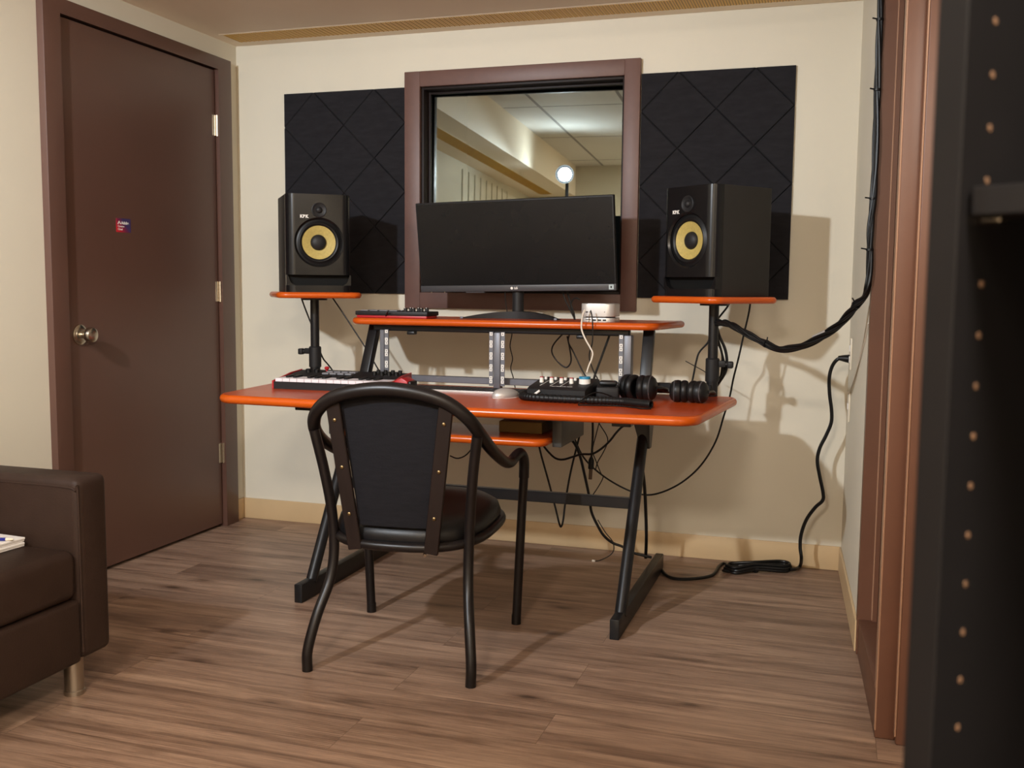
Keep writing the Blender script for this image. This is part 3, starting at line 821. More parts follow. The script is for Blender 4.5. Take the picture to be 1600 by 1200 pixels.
# local: X right, Z up, front is -Y
bm = bmesh.new(); box(bm, -SW/2, SW/2, 0.0, 0.022, -SH/2, SH/2, SM, bev=0.004, seg=3); box(bm, -SW*0.3, SW*0.3, 0.02, 0.045, -SH*0.35, SH*0.3, SM, bev=0.012, seg=3)
obj('casing', bm, M_blackmat, mon, world=True)
bm = bmesh.new(); box(bm, -SW/2+0.006, SW/2-0.006, -0.0012, 0.001, -SH/2+0.024, SH/2-0.006, SM)
obj('screen', bm, M_screen, mon, world=True)
bm = bmesh.new(); box(bm, -SW/2, SW/2, -0.003, 0.002, -SH/2, -SH/2+0.024, SM, bev=0.0015)
obj('bottom_bezel', bm, M_bezel, mon, world=True)
SR = SM @ Matrix(((1, 0, 0, 0), (0, 0, -1, -0.0032), (0, 1, 0, 0), (0, 0, 0, 1)))
bm = bmesh.new(); lathe(bm, [(0, 0.0), (0.0052, 0.0), (0.0052, 0.0006), (0, 0.0006)], SR @ Matrix.Translation((-0.0115, -SH/2+0.012, 0)), 20)
lg = obj('logo', bm, M_white, mon, world=True)
tx = text_mesh('logo_letters', 'LG', 0.0115, M_white, mon, Matrix.Translation(-mon.location) @ SR @ Matrix.Translation((0.006, -SH/2+0.0118, 0.0)), 'CENTER', 0.0004, 0.0004)
bm = bmesh.new(); box(bm, SW/2-0.028, SW/2-0.009, -0.0036, -0.002, -SH/2+0.004, -SH/2+0.022, SM)
obj('energy_label', bm, mat('pale_label', (170, 182, 184), 0.5), mon, world=True)
bm = bmesh.new(); box(bm, SW/2-0.0215, SW/2-0.0165, -0.0040, -0.0034, -SH/2+0.009, -SH/2+0.017, SM)
obj('label_print', bm, M_rubber, mon, world=True)
bm = bmesh.new(); box(bm, -0.21, -0.13, 0.002, 0.014, -SH/2-0.006, -SH/2+0.002, SM, bev=0.001, seg=1)
obj('joystick_bar', bm, M_bezel, mon, world=True)
for xx in (-0.365, -0.305):
    bm = bmesh.new(); cyl(bm, SM @ Vector((xx, 0.008, -SH/2-0.004)), SM @ Vector((xx, 0.008, -SH/2+0.002)), 0.003, 8)
    obj('casing_screw', bm, M_chrome, mon, world=True)
bm = bmesh.new(); cyl(bm, (1.408, -0.255, 0.962), (1.408, -0.255, 1.20), 0.0225, 24); box(bm, 1.38, 1.436, -0.29, -0.245, 1.14, 1.24, bev=0.006)
obj('stand_neck', bm, M_blackmat, mon, world=True)
# arched foot: crescent in plan, arched in elevation
bm = bmesh.new(); n = 28; top = []; bot = []
for i in range(n+1):
    u = -1+2*i/n
    x = 1.408+u*0.198
    yc = -0.262-0.10*abs(u)**1.8
    hw = 0.034*(1-0.55*u*u)
    zt = 0.9565+0.026*(1-abs(u)**2.0)
    top.append([bm.verts.new((x, yc-hw, zt*1.0)), bm.verts.new((x, yc+hw, zt))]); bot.append([bm.verts.new((x, yc-hw, 0.9552)), bm.verts.new((x, yc+hw, 0.9552))])
for i in range(n):
    bm.faces.new((top[i][0], top[i+1][0], top[i+1][1], top[i][1])); bm.faces.new((bot[i][0], bot[i][1], bot[i+1][1], bot[i+1][0]))
    bm.faces.new((top[i][0], bot[i][0], bot[i+1][0], top[i+1][0])); bm.faces.new((top[i][1], top[i+1][1], bot[i+1][1], bot[i][1]))
for i in (0, n): bm.faces.new((top[i][0], top[i][1], bot[i][1], bot[i][0]))
obj('stand_foot', bm, M_blackmat, mon, world=True)
for u in (-0.94, 0.94):
    bm = bmesh.new(); box(bm, 1.408+u*0.198-0.006, 1.408+u*0.198+0.006, -0.3835, -0.379, 0.955, 0.9625, bev=0.001, seg=1)
    obj('foot_tip', bm, M_grey, mon, world=True)

# ================================================================== small computer on a hub
def rsq(s, r): return rect(-s/2, s/2, -s/2, s/2, r, 8)
hub = thing('usb_hub', 'flat silver hub with a row of ports under the small computer', 'usb hub', (1.782, -0.452, 0.955), 0.0)
bm = bmesh.new(); prism(bm, rsq(0.124, 0.030), 0.0, 0.0155, bev=0.002, seg=2); obj('hub_body', bm, M_silver, hub)
for x in (-0.008, 0.010, 0.028):
    bm = bmesh.new(); box(bm, x-0.006, x+0.006, -0.0625, -0.0605, 0.005, 0.0105); obj('usb_port', bm, M_rubber, hub)
bm = bmesh.new(); box(bm, -0.040, -0.021, -0.0625, -0.0605, 0.0085, 0.0110); obj('card_slot', bm, M_rubber, hub)
mini = thing('mini_computer', 'small silver square computer sitting on the hub beside the monitor stand', 'computer', (1.782, -0.452, 0.9705))
bm = bmesh.new(); lathe(bm, [(0, 0), (0.052, 0), (0.054, 0.0042), (0, 0.0042)], None, 32); obj('base_ring', bm, M_rubber, mini)
bm = bmesh.new(); prism(bm, rsq(0.124, 0.030), 0.004, 0.050, bev=0.003, seg=3); obj('housing', bm, M_silver, mini)
for x in (-0.036, -0.022):
    bm = bmesh.new(); box(bm, x-0.0045, x+0.0045, -0.0640, -0.0610, 0.0185, 0.0225, bev=0.001, seg=1); obj('front_port', bm, M_rubber, mini)
bm = bmesh.new(); lathe(bm, [(0, 0), (0.0016, 0), (0.0016, 0.001), (0, 0.001)], Matrix.Translation((0.028, -0.0615, 0.021)) @ Matrix.Rotation(PI/2, 4, 'X'), 10)
obj('status_light', bm, M_rubber, mini)

# ================================================================== pad controller on the raised shelf
pc = thing('pad_controller', 'black pad controller with a red underside on the left of the raised shelf', 'music controller', (0.985, -0.455, 0.955), math.radians(-1))
bm = bmesh.new(); box(bm, -0.146, 0.146, -0.052, 0.052, 0.0, 0.010, bev=0.003); obj('lower_case', bm, M_red, pc)
bm = bmesh.new(); box(bm, -0.150, 0.150, -0.056, 0.056, 0.010, 0.026, bev=0.003); obj('upper_case', bm, M_blackmat, pc)
for i in range(4):
    for j in range(2):
        bm = bmesh.new(); x = -0.118+i*0.041; box(bm, x-0.017, x+0.017, -0.046+j*0.046, -0.010+j*0.046, 0.026, 0.0295, bev=0.0015); obj('pad', bm, M_pad, pc)
for i in range(3):
    for j in range(2):
        bm = bmesh.new(); lathe(bm, [(0.0075, 0), (0.007, 0.012), (0.0055, 0.0135), (0, 0.0135)], Matrix.Translation((0.050+i*0.033, -0.030+j*0.05, 0.026)), 14)
        k = obj('knob', bm, M_blackmat, pc)
        bm = bmesh.new(); box(bm, 0.050+i*0.033-0.0012, 0.050+i*0.033+0.0012, -0.0378+j*0.05, -0.0305+j*0.05, 0.0375, 0.0399); obj('pointer', bm, M_white, k)

# ================================================================== midi keyboard
mk = thing('midi_keyboard', 'small piano keyboard controller with red end cheeks on the left of the desk', 'music keyboard', (0.862, -0.668, ZT), math.radians(2))
Lk = 0.222
bm = bmesh.new()
MX = Matrix(((0, 0, 1, 0), (1, 0, 0, 0), (0, 1, 0, 0), (0, 0, 0, 1)))
side = [(-0.112, 0.0), (0.112, 0.0), (0.112, 0.052), (0.03, 0.046), (-0.015, 0.034), (-0.112, 0.026)]
prism(bm, side, -Lk, Lk, MX, bev=0.002, seg=1); obj('case', bm, M_blackmat, mk)
for s in (-1, 1):
    bm = bmesh.new(); prism(bm, [(-0.113, 0.0), (0.113, 0.0), (0.113, 0.055), (0.03, 0.050), (-0.02, 0.042), (-0.113, 0.030)], min(s*Lk, s*(Lk+0.007)), max(s*Lk, s*(Lk+0.007)), MX, bev=0.002, seg=2)
    obj('end_cheek', bm, M_red, mk)
nw = 15; ww = (2*Lk-0.008)/nw
for i in range(nw):
    bm = bmesh.new(); x = -Lk+0.004+i*ww
    box(bm, x+0.0006, x+ww-0.0006, -0.108, -0.016, 0.026, 0.0385, bev=0.001, seg=1); obj('white_key', bm, M_keyw, mk)
for i in range(nw-1):
    if i % 7 in (2, 6): continue
    bm = bmesh.new(); x = -Lk+0.004+(i+1)*ww; box(bm, x-0.0075, x+0.0075, -0.070, -0.016, 0.0385, 0.0455, bev=0.0015, seg=1); obj('black_key', bm, M_rubber, mk)
def on_top(y): return 0.034+(y+0.015)/0.045*0.012 if y < 0.03 else 0.046+(y-0.03)/0.082*0.006
for i in range(4):
    for j in range(2):
        bm = bmesh.new(); x = -0.085+i*0.031; y = 0.042+j*0.038; box(bm, x-0.013, x+0.013, y-0.015, y+0.015, on_top(y)-0.002, on_top(y)+0.004, bev=0.001, seg=1); obj('pad', bm, M_pad, mk)
for i in range(4):
    for j in range(2):
        y = 0.045+j*0.036; x = 0.108+i*0.029
        bm = bmesh.new(); lathe(bm, [(0.008, 0), (0.0075, 0.014), (0.006, 0.0155), (0, 0.0155)], Matrix.Translation((x, y, on_top(y)-0.001)), 14); obj('knob', bm, M_rubber, mk)
for x in (-0.170, -0.135):
    bm = bmesh.new(); lathe(bm, [(0.0105, 0), (0.0105, 0.013), (0.008, 0.0155), (0, 0.0155)], Matrix.Translation((x, 0.060, 0.046)), 16); obj('knob', bm, M_rubber, mk)
bm = bmesh.new(); lathe(bm, [(0.004, 0), (0.004, 0.010), (0.0085, 0.013), (0.0095, 0.018), (0.006, 0.0225), (0, 0.0235)], Matrix.Translation((-0.082-0.03, 0.098, 0.046)), 16); obj('joystick', bm, M_red, mk)

# ================================================================== computer keyboard and mouse
kb = thing('computer_keyboard', 'thin aluminium keyboard with black keys in the middle of the desk behind the chair', 'keyboard', (1.335, -0.600, ZT), math.radians(0.8))
bm = bmesh.new(); prism(bm, rect(-0.215, 0.215, -0.058, 0.058, 0.006), 0.0, 0.0075, bev=0.0015, seg=2); obj('plate', bm, M_silver, kb)
for r in range(6):
    bm = bmesh.new(); y = -0.046+r*0.0182; n = 21
    for i in range(n):
        x = -0.208+i*0.0208
        if r == 0 and 4 <= i <= 8: continue
        box(bm, x-0.0084+0.0, x+0.0084, y-0.0075, y+0.0075, 0.0075, 0.0105)
    if r == 0: box(bm, -0.208+4*0.0208-0.0084, -0.208+8*0.0208+0.0084, y-0.0075, y+0.0075, 0.0075, 0.0105)
    obj('key_row', bm, M_rubber, kb)
ms = thing('computer_mouse', 'silver computer mouse on the desk in front of the aluminium keyboard', 'mouse', (1.523, -0.748, ZT), math.radians(-38))
bm = bmesh.new(); bmesh.ops.create_uvsphere(bm, u_segments=28, v_segments=16, radius=1.0)
for v in bm.verts:
    z = max(v.co.z, -0.25); v.co = Vector((v.co.x*0.030*(1.0-0.08*v.co.y), v.co.y*0.053, 0.0065+z*0.026*(1-0.12*v.co.y)))
bmesh.ops.translate(bm, verts=bm.verts, vec=(0, 0, 0.0008)); obj('mouse_shell', bm, M_silver, ms)
bm = bmesh.new(); prism(bm, [(0.029*math.cos(a*PI/16), 0.051*math.sin(a*PI/16)) for a in range(32)], 0.0, 0.004); obj('mouse_base', bm, M_white, ms)

# ================================================================== audio mixer box
mx = thing('audio_mixer', 'black tabletop mixer with four white knobs and one big blue-topped knob', 'audio mixer', (1.716, -0.705, ZT), math.radians(-3))
bm = bmesh.new()
prism(bm, [(-0.088, 0.0), (0.088, 0.0), (0.088, 0.062), (0.075, 0.066), (-0.070, 0.045), (-0.088, 0.038)], -0.102, 0.102, MX, bev=0.003, seg=2); obj('chassis', bm, M_blackmat, mx)
def mtop(y): return 0.045+(y+0.070)/0.145*0.021
for i in range(4):
    x = -0.078+i*0.0355; y = -0.005; z = mtop(y)
    bm = bmesh.new(); lathe(bm, [(0.0075, -0.002), (0.0065, 0.016), (0, 0.016)], Matrix.Translation((x, y, z)), 14); k = obj('knob', bm, M_white, mx)
    bm = bmesh.new(); lathe(bm, [(0.0066, 0.016), (0.006, 0.019), (0, 0.019)], Matrix.Translation((x, y, z)), 14); obj('knob_cap', bm, M_red, k)
    bm = bmesh.new(); lathe(bm, [(0.0055, -0.001), (0.005, 0.008), (0, 0.008)], Matrix.Translation((x, y+0.045, mtop(y+0.045))), 12); k = obj('knob', bm, M_white, mx)
    if i < 3:
        bm = bmesh.new(); x += 0.0178
        v = [bm.verts.new(q) for q in ((x-0.0008-0.006, -0.055, mtop(-0.055)+0.0006), (x+0.0008-0.006, -0.055, mtop(-0.055)+0.0006), (x+0.0008+0.004, 0.06, mtop(0.06)+0.0006), (x-0.0008+0.004, 0.06, mtop(0.06)+0.0006))]
        bm.faces.new(v); r = bmesh.ops.extrude_face_region(bm, geom=bm.faces[:]); bmesh.ops.translate(bm, verts=[q for q in r['geom'] if isinstance(q, bmesh.types.BMVert)], vec=(0, 0, -0.0012))
        obj('divider_line', bm, M_white, mx)
bm = bmesh.new(); lathe(bm, [(0.0200, -0.004), (0.0190, 0.016), (0, 0.016)], Matrix.Translation((0.0725, 0.005, mtop(0.005))), 28); k = obj('volume_knob', bm, M_white, mx)
bm = bmesh.new(); lathe(bm, [(0.0196, 0.0145), (0.0194, 0.020), (0.019, 0.022), (0, 0.022)], Matrix.Translation((0.0725, 0.005, mtop(0.005))), 28); obj('knob_cap', bm, M_blue, k)
sl = math.atan2(0.021, 0.145)
TMX = Matrix.Translation((0.012, -0.058, mtop(-0.058)+0.0006)) @ Matrix.Rotation(sl, 4, 'X')
text_mesh('panel_lettering', 'MULTICHANNEL MIXER', 0.0070, M_white, mx, TMX, 'CENTER', 0.0002)
for (x, z) in ((-0.06, 0.016), (-0.01, 0.016), (0.03, 0.016)):
    bm = bmesh.new(); lathe(bm, [(0, 0), (0.007, 0), (0.006, 0.003), (0, 0.003)], Matrix.Translation((x, -0.088, z)) @ Matrix.Rotation(PI/2, 4, 'X'), 16); obj('jack_socket', bm, M_rubber, mx)
bm = bmesh.new(); tube(bm, [(-0.086, -0.0925, 0.012), (-0.070, -0.0935, 0.022), (-0.054, -0.0925, 0.034)], 0.0042, 8, 3); obj('white_plug', bm, M_white, mx)

# black adapter box next to the mixer
ad = thing('power_adapter', 'black block adapter lying between the mixer and the first headphones', 'adapter', (1.868, -0.690, ZT), math.radians(10))
bm = bmesh.new(); box(bm, -0.040, 0.036, -0.045, 0.045, 0, 0.048, bev=0.006, seg=3); obj('adapter_body', bm, M_blackmat, ad)
bm = bmesh.new(); box(bm, -0.032, 0.030, -0.025, 0.025, 0.050, 0.066, bev=0.008, seg=2); obj('adapter_lid', bm, M_rubber, ad)

# ribbed gooseneck hose around the front of the mixer
bm = bmesh.new()
path = cat([(1.590, -0.690, ZT+0.014), (1.588, -0.745, ZT+0.014), (1.598, -0.795, ZT+0.014), (1.640, -0.822, ZT+0.014), (1.720, -0.832, ZT+0.014), (1.810, -0.832, ZT+0.014), (1.885, -0.824, ZT+0.0135), (1.945, -0.826, ZT+0.0135), (1.990, -0.846, ZT+0.0135), (2.045, -0.872, ZT+0.0135)], 22)
nP = len(path)
tube(bm, path, lambda t: (0.0118+0.0016*(1 if int(t*(nP-1)) % 4 < 2 else 0)) if t < 0.80 else 0.0128, 14, 1, cap=False)
hs_ = obj('gooseneck_hose', bm, M_rubber, None, 60)
tag(hs_, 'ribbed black gooseneck hose curving round the front of the mixer', 'hose')
so = hs_.modifiers.new('wall', 'SOLIDIFY'); so.thickness = 0.0035; so.offset = -1

# ================================================================== headphones
def headphones(label, loc, rz, rc, gap, tilt_):
    t = thing('headphones', label, 'headphones', loc, rz, 'headphones left on the desk')
    for s in (-1, 1):
        M0 = Matrix.Translation((s*gap, 0, rc*0.98)) @ Matrix.Rotation(s*tilt_, 4, 'Z') @ Matrix.Rotation(PI/2*s, 4, 'Y')
        bm = bmesh.new(); lathe(bm, [(0, 0.0), (rc*0.72, 0.0), (rc*0.95, 0.003), (rc*1.0, 0.012), (rc*0.95, 0.022), (rc*0.80, 0.032), (rc*0.52, 0.038), (0, 0.040)], M0, 36)
        cup = obj('ear_cup', bm, M_rubber, t)
        bm = bmesh.new()
        pr = [(rc*0.55, -0.004)]+[(rc*(0.78+0.21*math.cos(a)), -0.010+0.012*math.sin(a)) for a in [PI*k/10-PI for k in range(0, 16)]]
        lathe(bm, [(rc*(0.77+0.22*math.cos(2*PI*k/16)), -0.010+0.0125*math.sin(2*PI*k/16)) for k in range(17)], M0, 36, cap=False)
        obj('ear_cushion', bm, M_seat, cup)
        bm = bmesh.new(); lathe(bm, [(rc*0.96, 0.0205), (rc*0.975, 0.0220), (rc*0.93, 0.0245)], M0, 36, cap=False); obj('cup_ring', bm, M_bezel, cup)
    bm = bmesh.new(); w_ = gap+0.034
    tube(bm, [(-w_, 0.0, rc), (-w_-0.004, 0.05, rc*0.9), (-w_*0.92, 0.11, rc*0.62), (-w_*0.45, 0.155, rc*0.5), (0, 0.165, rc*0.48), (w_*0.45, 0.155, rc*0.5), (w_*0.92, 0.11, rc*0.62), (w_+0.004, 0.05, rc*0.9), (w_, 0, rc)], 0.0115, 12, 6, flat=0.7)
    obj('headband', bm, M_rubber, t)
    return t
headphones('larger black headphones lying beside the block adapter and mixer', (1.962, -0.655, ZT), math.radians(-16), 0.044, 0.0255, math.radians(10))
headphones('black headphones lying at the foot of the right speaker pole', (2.132, -0.655, ZT), math.radians(-6), 0.0375, 0.0250, math.radians(-9))

# small red cleaning bag/case end behind the chair back
rb = thing('red_pouch', 'small red pouch at the right end of the piano keyboard', 'pouch', (1.118, -0.700, ZT))
bm = bmesh.new(); prism(bm, [(-0.05, 0.0), (0.036, 0.0), (0.032, 0.040), (0.010, 0.052), (-0.012, 0.044)], -0.035, 0.035, Matrix(((1, 0, 0, 0), (0, 0, 1, 0), (0, 1, 0, 0), (0, 0, 0, 1))), bev=0.004, seg=2); obj('pouch_body', bm, M_red, rb)
bm = bmesh.new(); box(bm, 0.030, 0.045, -0.030, 0.030, 0.004, 0.040, bev=0.006, seg=2); obj('pouch_end', bm, M_rubber, rb)

# carton on the keyboard tray
ct = thing('cardboard_box', 'flat brown cardboard box on the keyboard tray under the desk', 'box', (1.60, -0.755, 0.592))
bm = bmesh.new(); box(bm, -0.075, 0.075, -0.07, 0.07, 0, 0.038, bev=0.002, seg=1); obj('box_body', bm, M_carton, ct)
bm = bmesh.new(); box(bm, -0.076, 0.076, -0.018, 0.018, 0.0376, 0.0386); obj('tape_strip', bm, mat('dull_tape', (96, 78, 40), 0.4), ct)

# ================================================================== the chair
ch = thing('armchair', 'dark metal armchair with a black padded seat, seen from behind at the desk', 'chair', (1.426, -1.285, 0.0), math.radians(5.2))
bow = [(0.246, 0.265, 0.0), (0.254, 0.264, 0.20), (0.262, 0.262, 0.38), (0.268, 0.258, 0.48), (0.270, 0.246, 0.535), (0.264, 0.222, 0.562), (0.256, 0.190, 0.558), (0.250, 0.150, 0.546), (0.249, 0.085, 0.556),
       (0.250, -0.02, 0.592), (0.249, -0.12, 0.634), (0.240, -0.195, 0.682), (0.214, -0.236, 0.730), (0.160, -0.256, 0.772), (0.085, -0.264, 0.794), (0.0, -0.266, 0.802)]
full = bow+[(-x, y, z) for x, y, z in reversed(bow[:-1])]
bm = bmesh.new(); tube(bm, full[3:-3], lambda t: 0.0165+0.0035*max(0, 1-abs(t-0.5)*3.2), 16, 7); obj('arm_bow', bm, M_chairmetal, ch)
for s in (-1, 1):
    bm = bmesh.new(); tube(bm, [(s*x, y, z) for x, y, z in bow[:4]], 0.0145, 16, 6); lathe(bm, [(0, 0), (0.0155, 0), (0.0155, 0.03), (0.0145, 0.031)], Matrix.Translation((s*0.246, 0.265, 0)), 16, cap=False); obj('front_leg', bm, M_chairmetal, ch)
    bm = bmesh.new(); tube(bm, [(s*0.237, -0.266, 0.0), (s*0.237, -0.262, 0.06), (s*0.223, -0.228, 0.15), (s*0.205, -0.176, 0.24), (s*0.200, -0.156, 0.33), (s*0.205, -0.160, 0.44), (s*0.218, -0.182, 0.56), (s*0.236, -0.206, 0.675)], 0.0148, 16, 6); obj('rear_leg', bm, M_chairmetal, ch)
    # flat wooden slat with rivets
    a = Vector((s*0.163, -0.250, 0.770)); b = Vector((s*0.110, -0.218, 0.345))
    bm = bmesh.new(); d_ = (a-b); zz_ = d_.normalized(); yy_ = zz_.cross(Vector((1, 0, 0))).normalized(); xx_ = yy_.cross(zz_); q = Matrix((xx_, yy_, zz_)).transposed().to_4x4(); q.translation = b
    box(bm, -0.020, 0.020, -0.006, 0.006, 0, d_.length, q, bev=0.002, seg=1); sl_ = obj('back_slat', bm, M_slat, ch)
    for f in (0.24, 0.55, 0.86):
        c = b+d_*f; bm = bmesh.new(); lathe(bm, [(0.0055, 0.0), (0.005, 0.002), (0.003, 0.0032), (0, 0.0036)], Matrix.Translation(c+Vector((0, -0.0062, 0))) @ Matrix.Rotation(PI/2, 4, 'X'), 12); obj('rivet', bm, M_brass, sl_)
# back panel
bm = bmesh.new(); n = 12; rows = []
for j in range(n+1):
    f = j/n; zc = 0.415+(0.792-0.415)*f; hw = 0.098+(0.148-0.098)*f; y = -0.228-0.022*f+0.012
    row = []
    for i in range(n+1):
        u = -1+2*i/n; zz = zc-0.020*u*u*f*f
        row.append(Vector((u*hw, y-0.006*(1-u*u), zz)))
    rows.append(row)
F_ = [[bm.verts.new(p) for p in r] for r in rows]; B_ = [[bm.verts.new(p+Vector((0, 0.016, 0))) for p in r] for r in rows]
for j in range(n):
    for i in range(n):
        bm.faces.new((F_[j][i], F_[j][i+1], F_[j+1][i+1], F_[j+1][i])); bm.faces.new((B_[j][i], B_[j+1][i], B_[j+1][i+1], B_[j][i+1]))
for i in range(n):
    bm.faces.new((F_[0][i], B_[0][i], B_[0][i+1], F_[0][i+1])); bm.faces.new((F_[n][i], F_[n][i+1], B_[n][i+1], B_[n][i]))
    bm.faces.new((F_[i][0], F_[i+1][0], B_[i+1][0], B_[i][0])); bm.faces.new((F_[i][n], B_[i][n], B_[i+1][n], F_[i+1][n]))
obj('back_panel', bm, M_weave, ch)
def sq(ax, ay, e, n=48, y0=0.0, taper=0.0):
    o_ = []
    for k in range(n):
        a = 2*PI*k/n; c, s = math.cos(a), math.sin(a)
        x = ax*math.copysign(abs(c)**e, c); y = ay*math.copysign(abs(s)**e, s)
        o_.append((x*(1+taper*y/ay), y+y0))
    return o_
ring = sq(0.232, 0.232, 0.72, 48, 0.012, 0.07)
bm = bmesh.new(); tube(bm, [(x, y, 0.372+0.06*y) for x, y in ring]+[(ring[0][0], ring[0][1], 0.372+0.06*ring[0][1])], 0.0135, 12, 1, closed=True); obj('seat_ring', bm, M_chairmetal, ch)
bm = bmesh.new(); layers = []
for (sc, z) in ((0.93, 0.362), (0.985, 0.378), (1.0, 0.398), (0.97, 0.418), (0.86, 0.434), (0.65, 0.443), (0.35, 0.447)):
    layers.append([bm.verts.new((x*sc*0.99, (y-0.012)*sc*0.99+0.012, z+0.06*y)) for x, y in ring])
cv = bm.verts.new((0, 0.012, 0.4485)); cb = bm.verts.new((0, 0.012, 0.360))
for A_, B__ in zip(layers, layers[1:]):
    for k in range(48): bm.faces.new((A_[k], A_[(k+1) % 48], B__[(k+1) % 48], B__[k]))
for k in range(48): bm.faces.new((layers[-1][k], layers[-1][(k+1) % 48], cv)); bm.faces.new((layers[0][(k+1) % 48], layers[0][k], cb))
obj('seat_cushion', bm, M_seat, ch, 60)
bm = bmesh.new(); cyl(bm, (0.060, -0.10, 0.355), (0.075, -0.165, 0.325), 0.005, 10); obj('seat_bolt', bm, M_chrome, ch)

# ================================================================== sofa
so_ = thing('sofa', 'dark brown leather sofa along the wall beside the door, only its end arm in view', 'sofa', (0.42, -2.55, 0.0))
def spart(name, bm, m, ang=40, parent=None): return obj(name, bm, m, parent or so_, ang, world=True)
for (y0, y1) in ((-1.945, -1.832), (-3.30, -3.19)):
    bm = bmesh.new(); box(bm, 0.015, 0.775, y0, y1, 0.108, 0.582, bev=0.022, seg=5); spart('armrest', bm, M_leather, 50)
bm = bmesh.new(); tube(bm, [(0.03, -1.943, 0.560), (0.60, -1.943, 0.560), (0.735, -1.944, 0.559), (0.766, -1.943, 0.552), (0.772, -1.941, 0.530), (0.773, -1.941, 0.13)], 0.0032, 8, 5); spart('seam_piping', bm, M_leather)
bm = bmesh.new(); box(bm, 0.20, 0.775, -3.19, -1.945, 0.105, 0.270, bev=0.012, seg=3); spart('front_base', bm, M_leather, 50)
for y0, y1 in ((-2.565, -1.947), (-3.188, -2.57)):
    bm = bmesh.new(); box(bm, 0.20, 0.772, y0, y1, 0.272, 0.402, bev=0.026, seg=5); spart('seat_cushion', bm, M_leather, 50)
    bm = bmesh.new(); box(bm, 0.055, 0.24, y0, y1, 0.34, 0.74, Matrix.Identity(4), bev=0.04, seg=5); spart('back_cushion', bm, M_leather, 50)
bm = bmesh.new(); box(bm, 0.015, 0.10, -3.19, -1.945, 0.108, 0.70, bev=0.02, seg=4); spart('backrest', bm, M_leather, 50)
for x, y in ((0.715, -1.912), (0.08, -1.912), (0.715, -3.22), (0.08, -3.22)):
    bm = bmesh.new(); lathe(bm, [(0, 0), (0.026, 0), (0.0265, 0.006), (0.0265, 0.012), (0.0245, 0.014), (0.0245, 0.112), (0, 0.112)], Matrix.Translation((x, y, 0)), 24); spart('leg', bm, M_foot)

nb = thing('notepad', 'thick white paper notepad lying on the sofa seat', 'notepad', (0.505, -2.112, 0.402), math.radians(-4))
bm = bmesh.new()
for i, (dx, dy) in enumerate(((0, 0), (0.003, -0.002), (-0.002, 0.002), (0.002, 0.001))):
    box(bm, -0.11+dx, 0.11+dx, -0.15+dy, 0.15+dy, 0.001+i*0.006, 0.001+i*0.006+0.0054, bev=0.001, seg=1)
obj('page_block', bm, M_paper, nb)
pn = thing('pen', 'blue pen with a clear cap end lying on the notepad', 'pen', (0.570, -2.030, 0.4265), math.radians(16))
def PX(h): return Matrix.Rotation(PI/2, 4, 'Y')
bm = bmesh.new(); tube(bm, [(-0.075, 0, 0.0045), (0.045, 0, 0.0045)], 0.0043, 12, 1); obj('barrel', bm, M_pen, pn)
bm = bmesh.new(); tube(bm, [(0.045, 0, 0.0045), (0.056, 0, 0.0045), (0.064, 0, 0.0045)], lambda t: 0.0043-0.0025*t*t, 12, 1); obj('tip', bm, M_plate, pn)

# ================================================================== black cabinet close on the right
TH = math.radians(32)
cbx = thing('bookcase', 'tall black open bookcase with shelf pin holes at the right edge', 'bookcase', (2.644, -3.335, 0.0), -TH)
# local X runs along the front to the right, local Y goes back
bm = bmesh.new(); box(bm, 0.0, 0.0185, 0, 0.30, 0.0, 1.95, bev=0.001, seg=1); sp = obj('side_panel', bm, M_cab, cbx)
for k in range(-11, 9):
    if k == 0: continue
    bm = bmesh.new(); lathe(bm, [(0, 0), (0.0023, 0), (0.0023, 0.0006), (0, 0.0006)], Matrix.Translation((0.0185, 0.034, 1.1145+k*0.0318)) @ Matrix.Rotation(PI/2, 4, 'Y'), 12)
    obj('pin_hole', bm, M_raw, sp)
bm = bmesh.new(); box(bm, 0.58, 0.5985, 0, 0.30, 0, 1.95, bev=0.001, seg=1); obj('side_panel', bm, M_cab, cbx)
bm = bmesh.new(); box(bm, 0.0185, 0.58, 0.285, 0.30, 0.05, 1.93); obj('back_panel', bm, M_cab, cbx)
bm = bmesh.new(); box(bm, 0.0185, 0.58, 0, 0.30, 1.93, 1.95); obj('top_panel', bm, M_cab, cbx)
bm = bmesh.new(); box(bm, 0.0185, 0.58, 0, 0.285, 0.05, 0.07); box(bm, 0.0185, 0.58, 0.02, 0.035, 0, 0.05); obj('bottom_panel', bm, M_cab, cbx)
for z in (0.42, 1.1235, 1.60):
    bm = bmesh.new(); box(bm, 0.021, 0.578, 0.010, 0.283, z, z+0.0175, bev=0.001, seg=1); sh = obj('shelf', bm, M_cab, cbx)
    for yy in (0.034, 0.26):
        bm = bmesh.new(); box(bm, 0.0185, 0.030, yy-0.005, yy+0.005, z-0.003, z, bev=0.0008, seg=1)
        obj('shelf_pin', bm, M_chrome, sh)

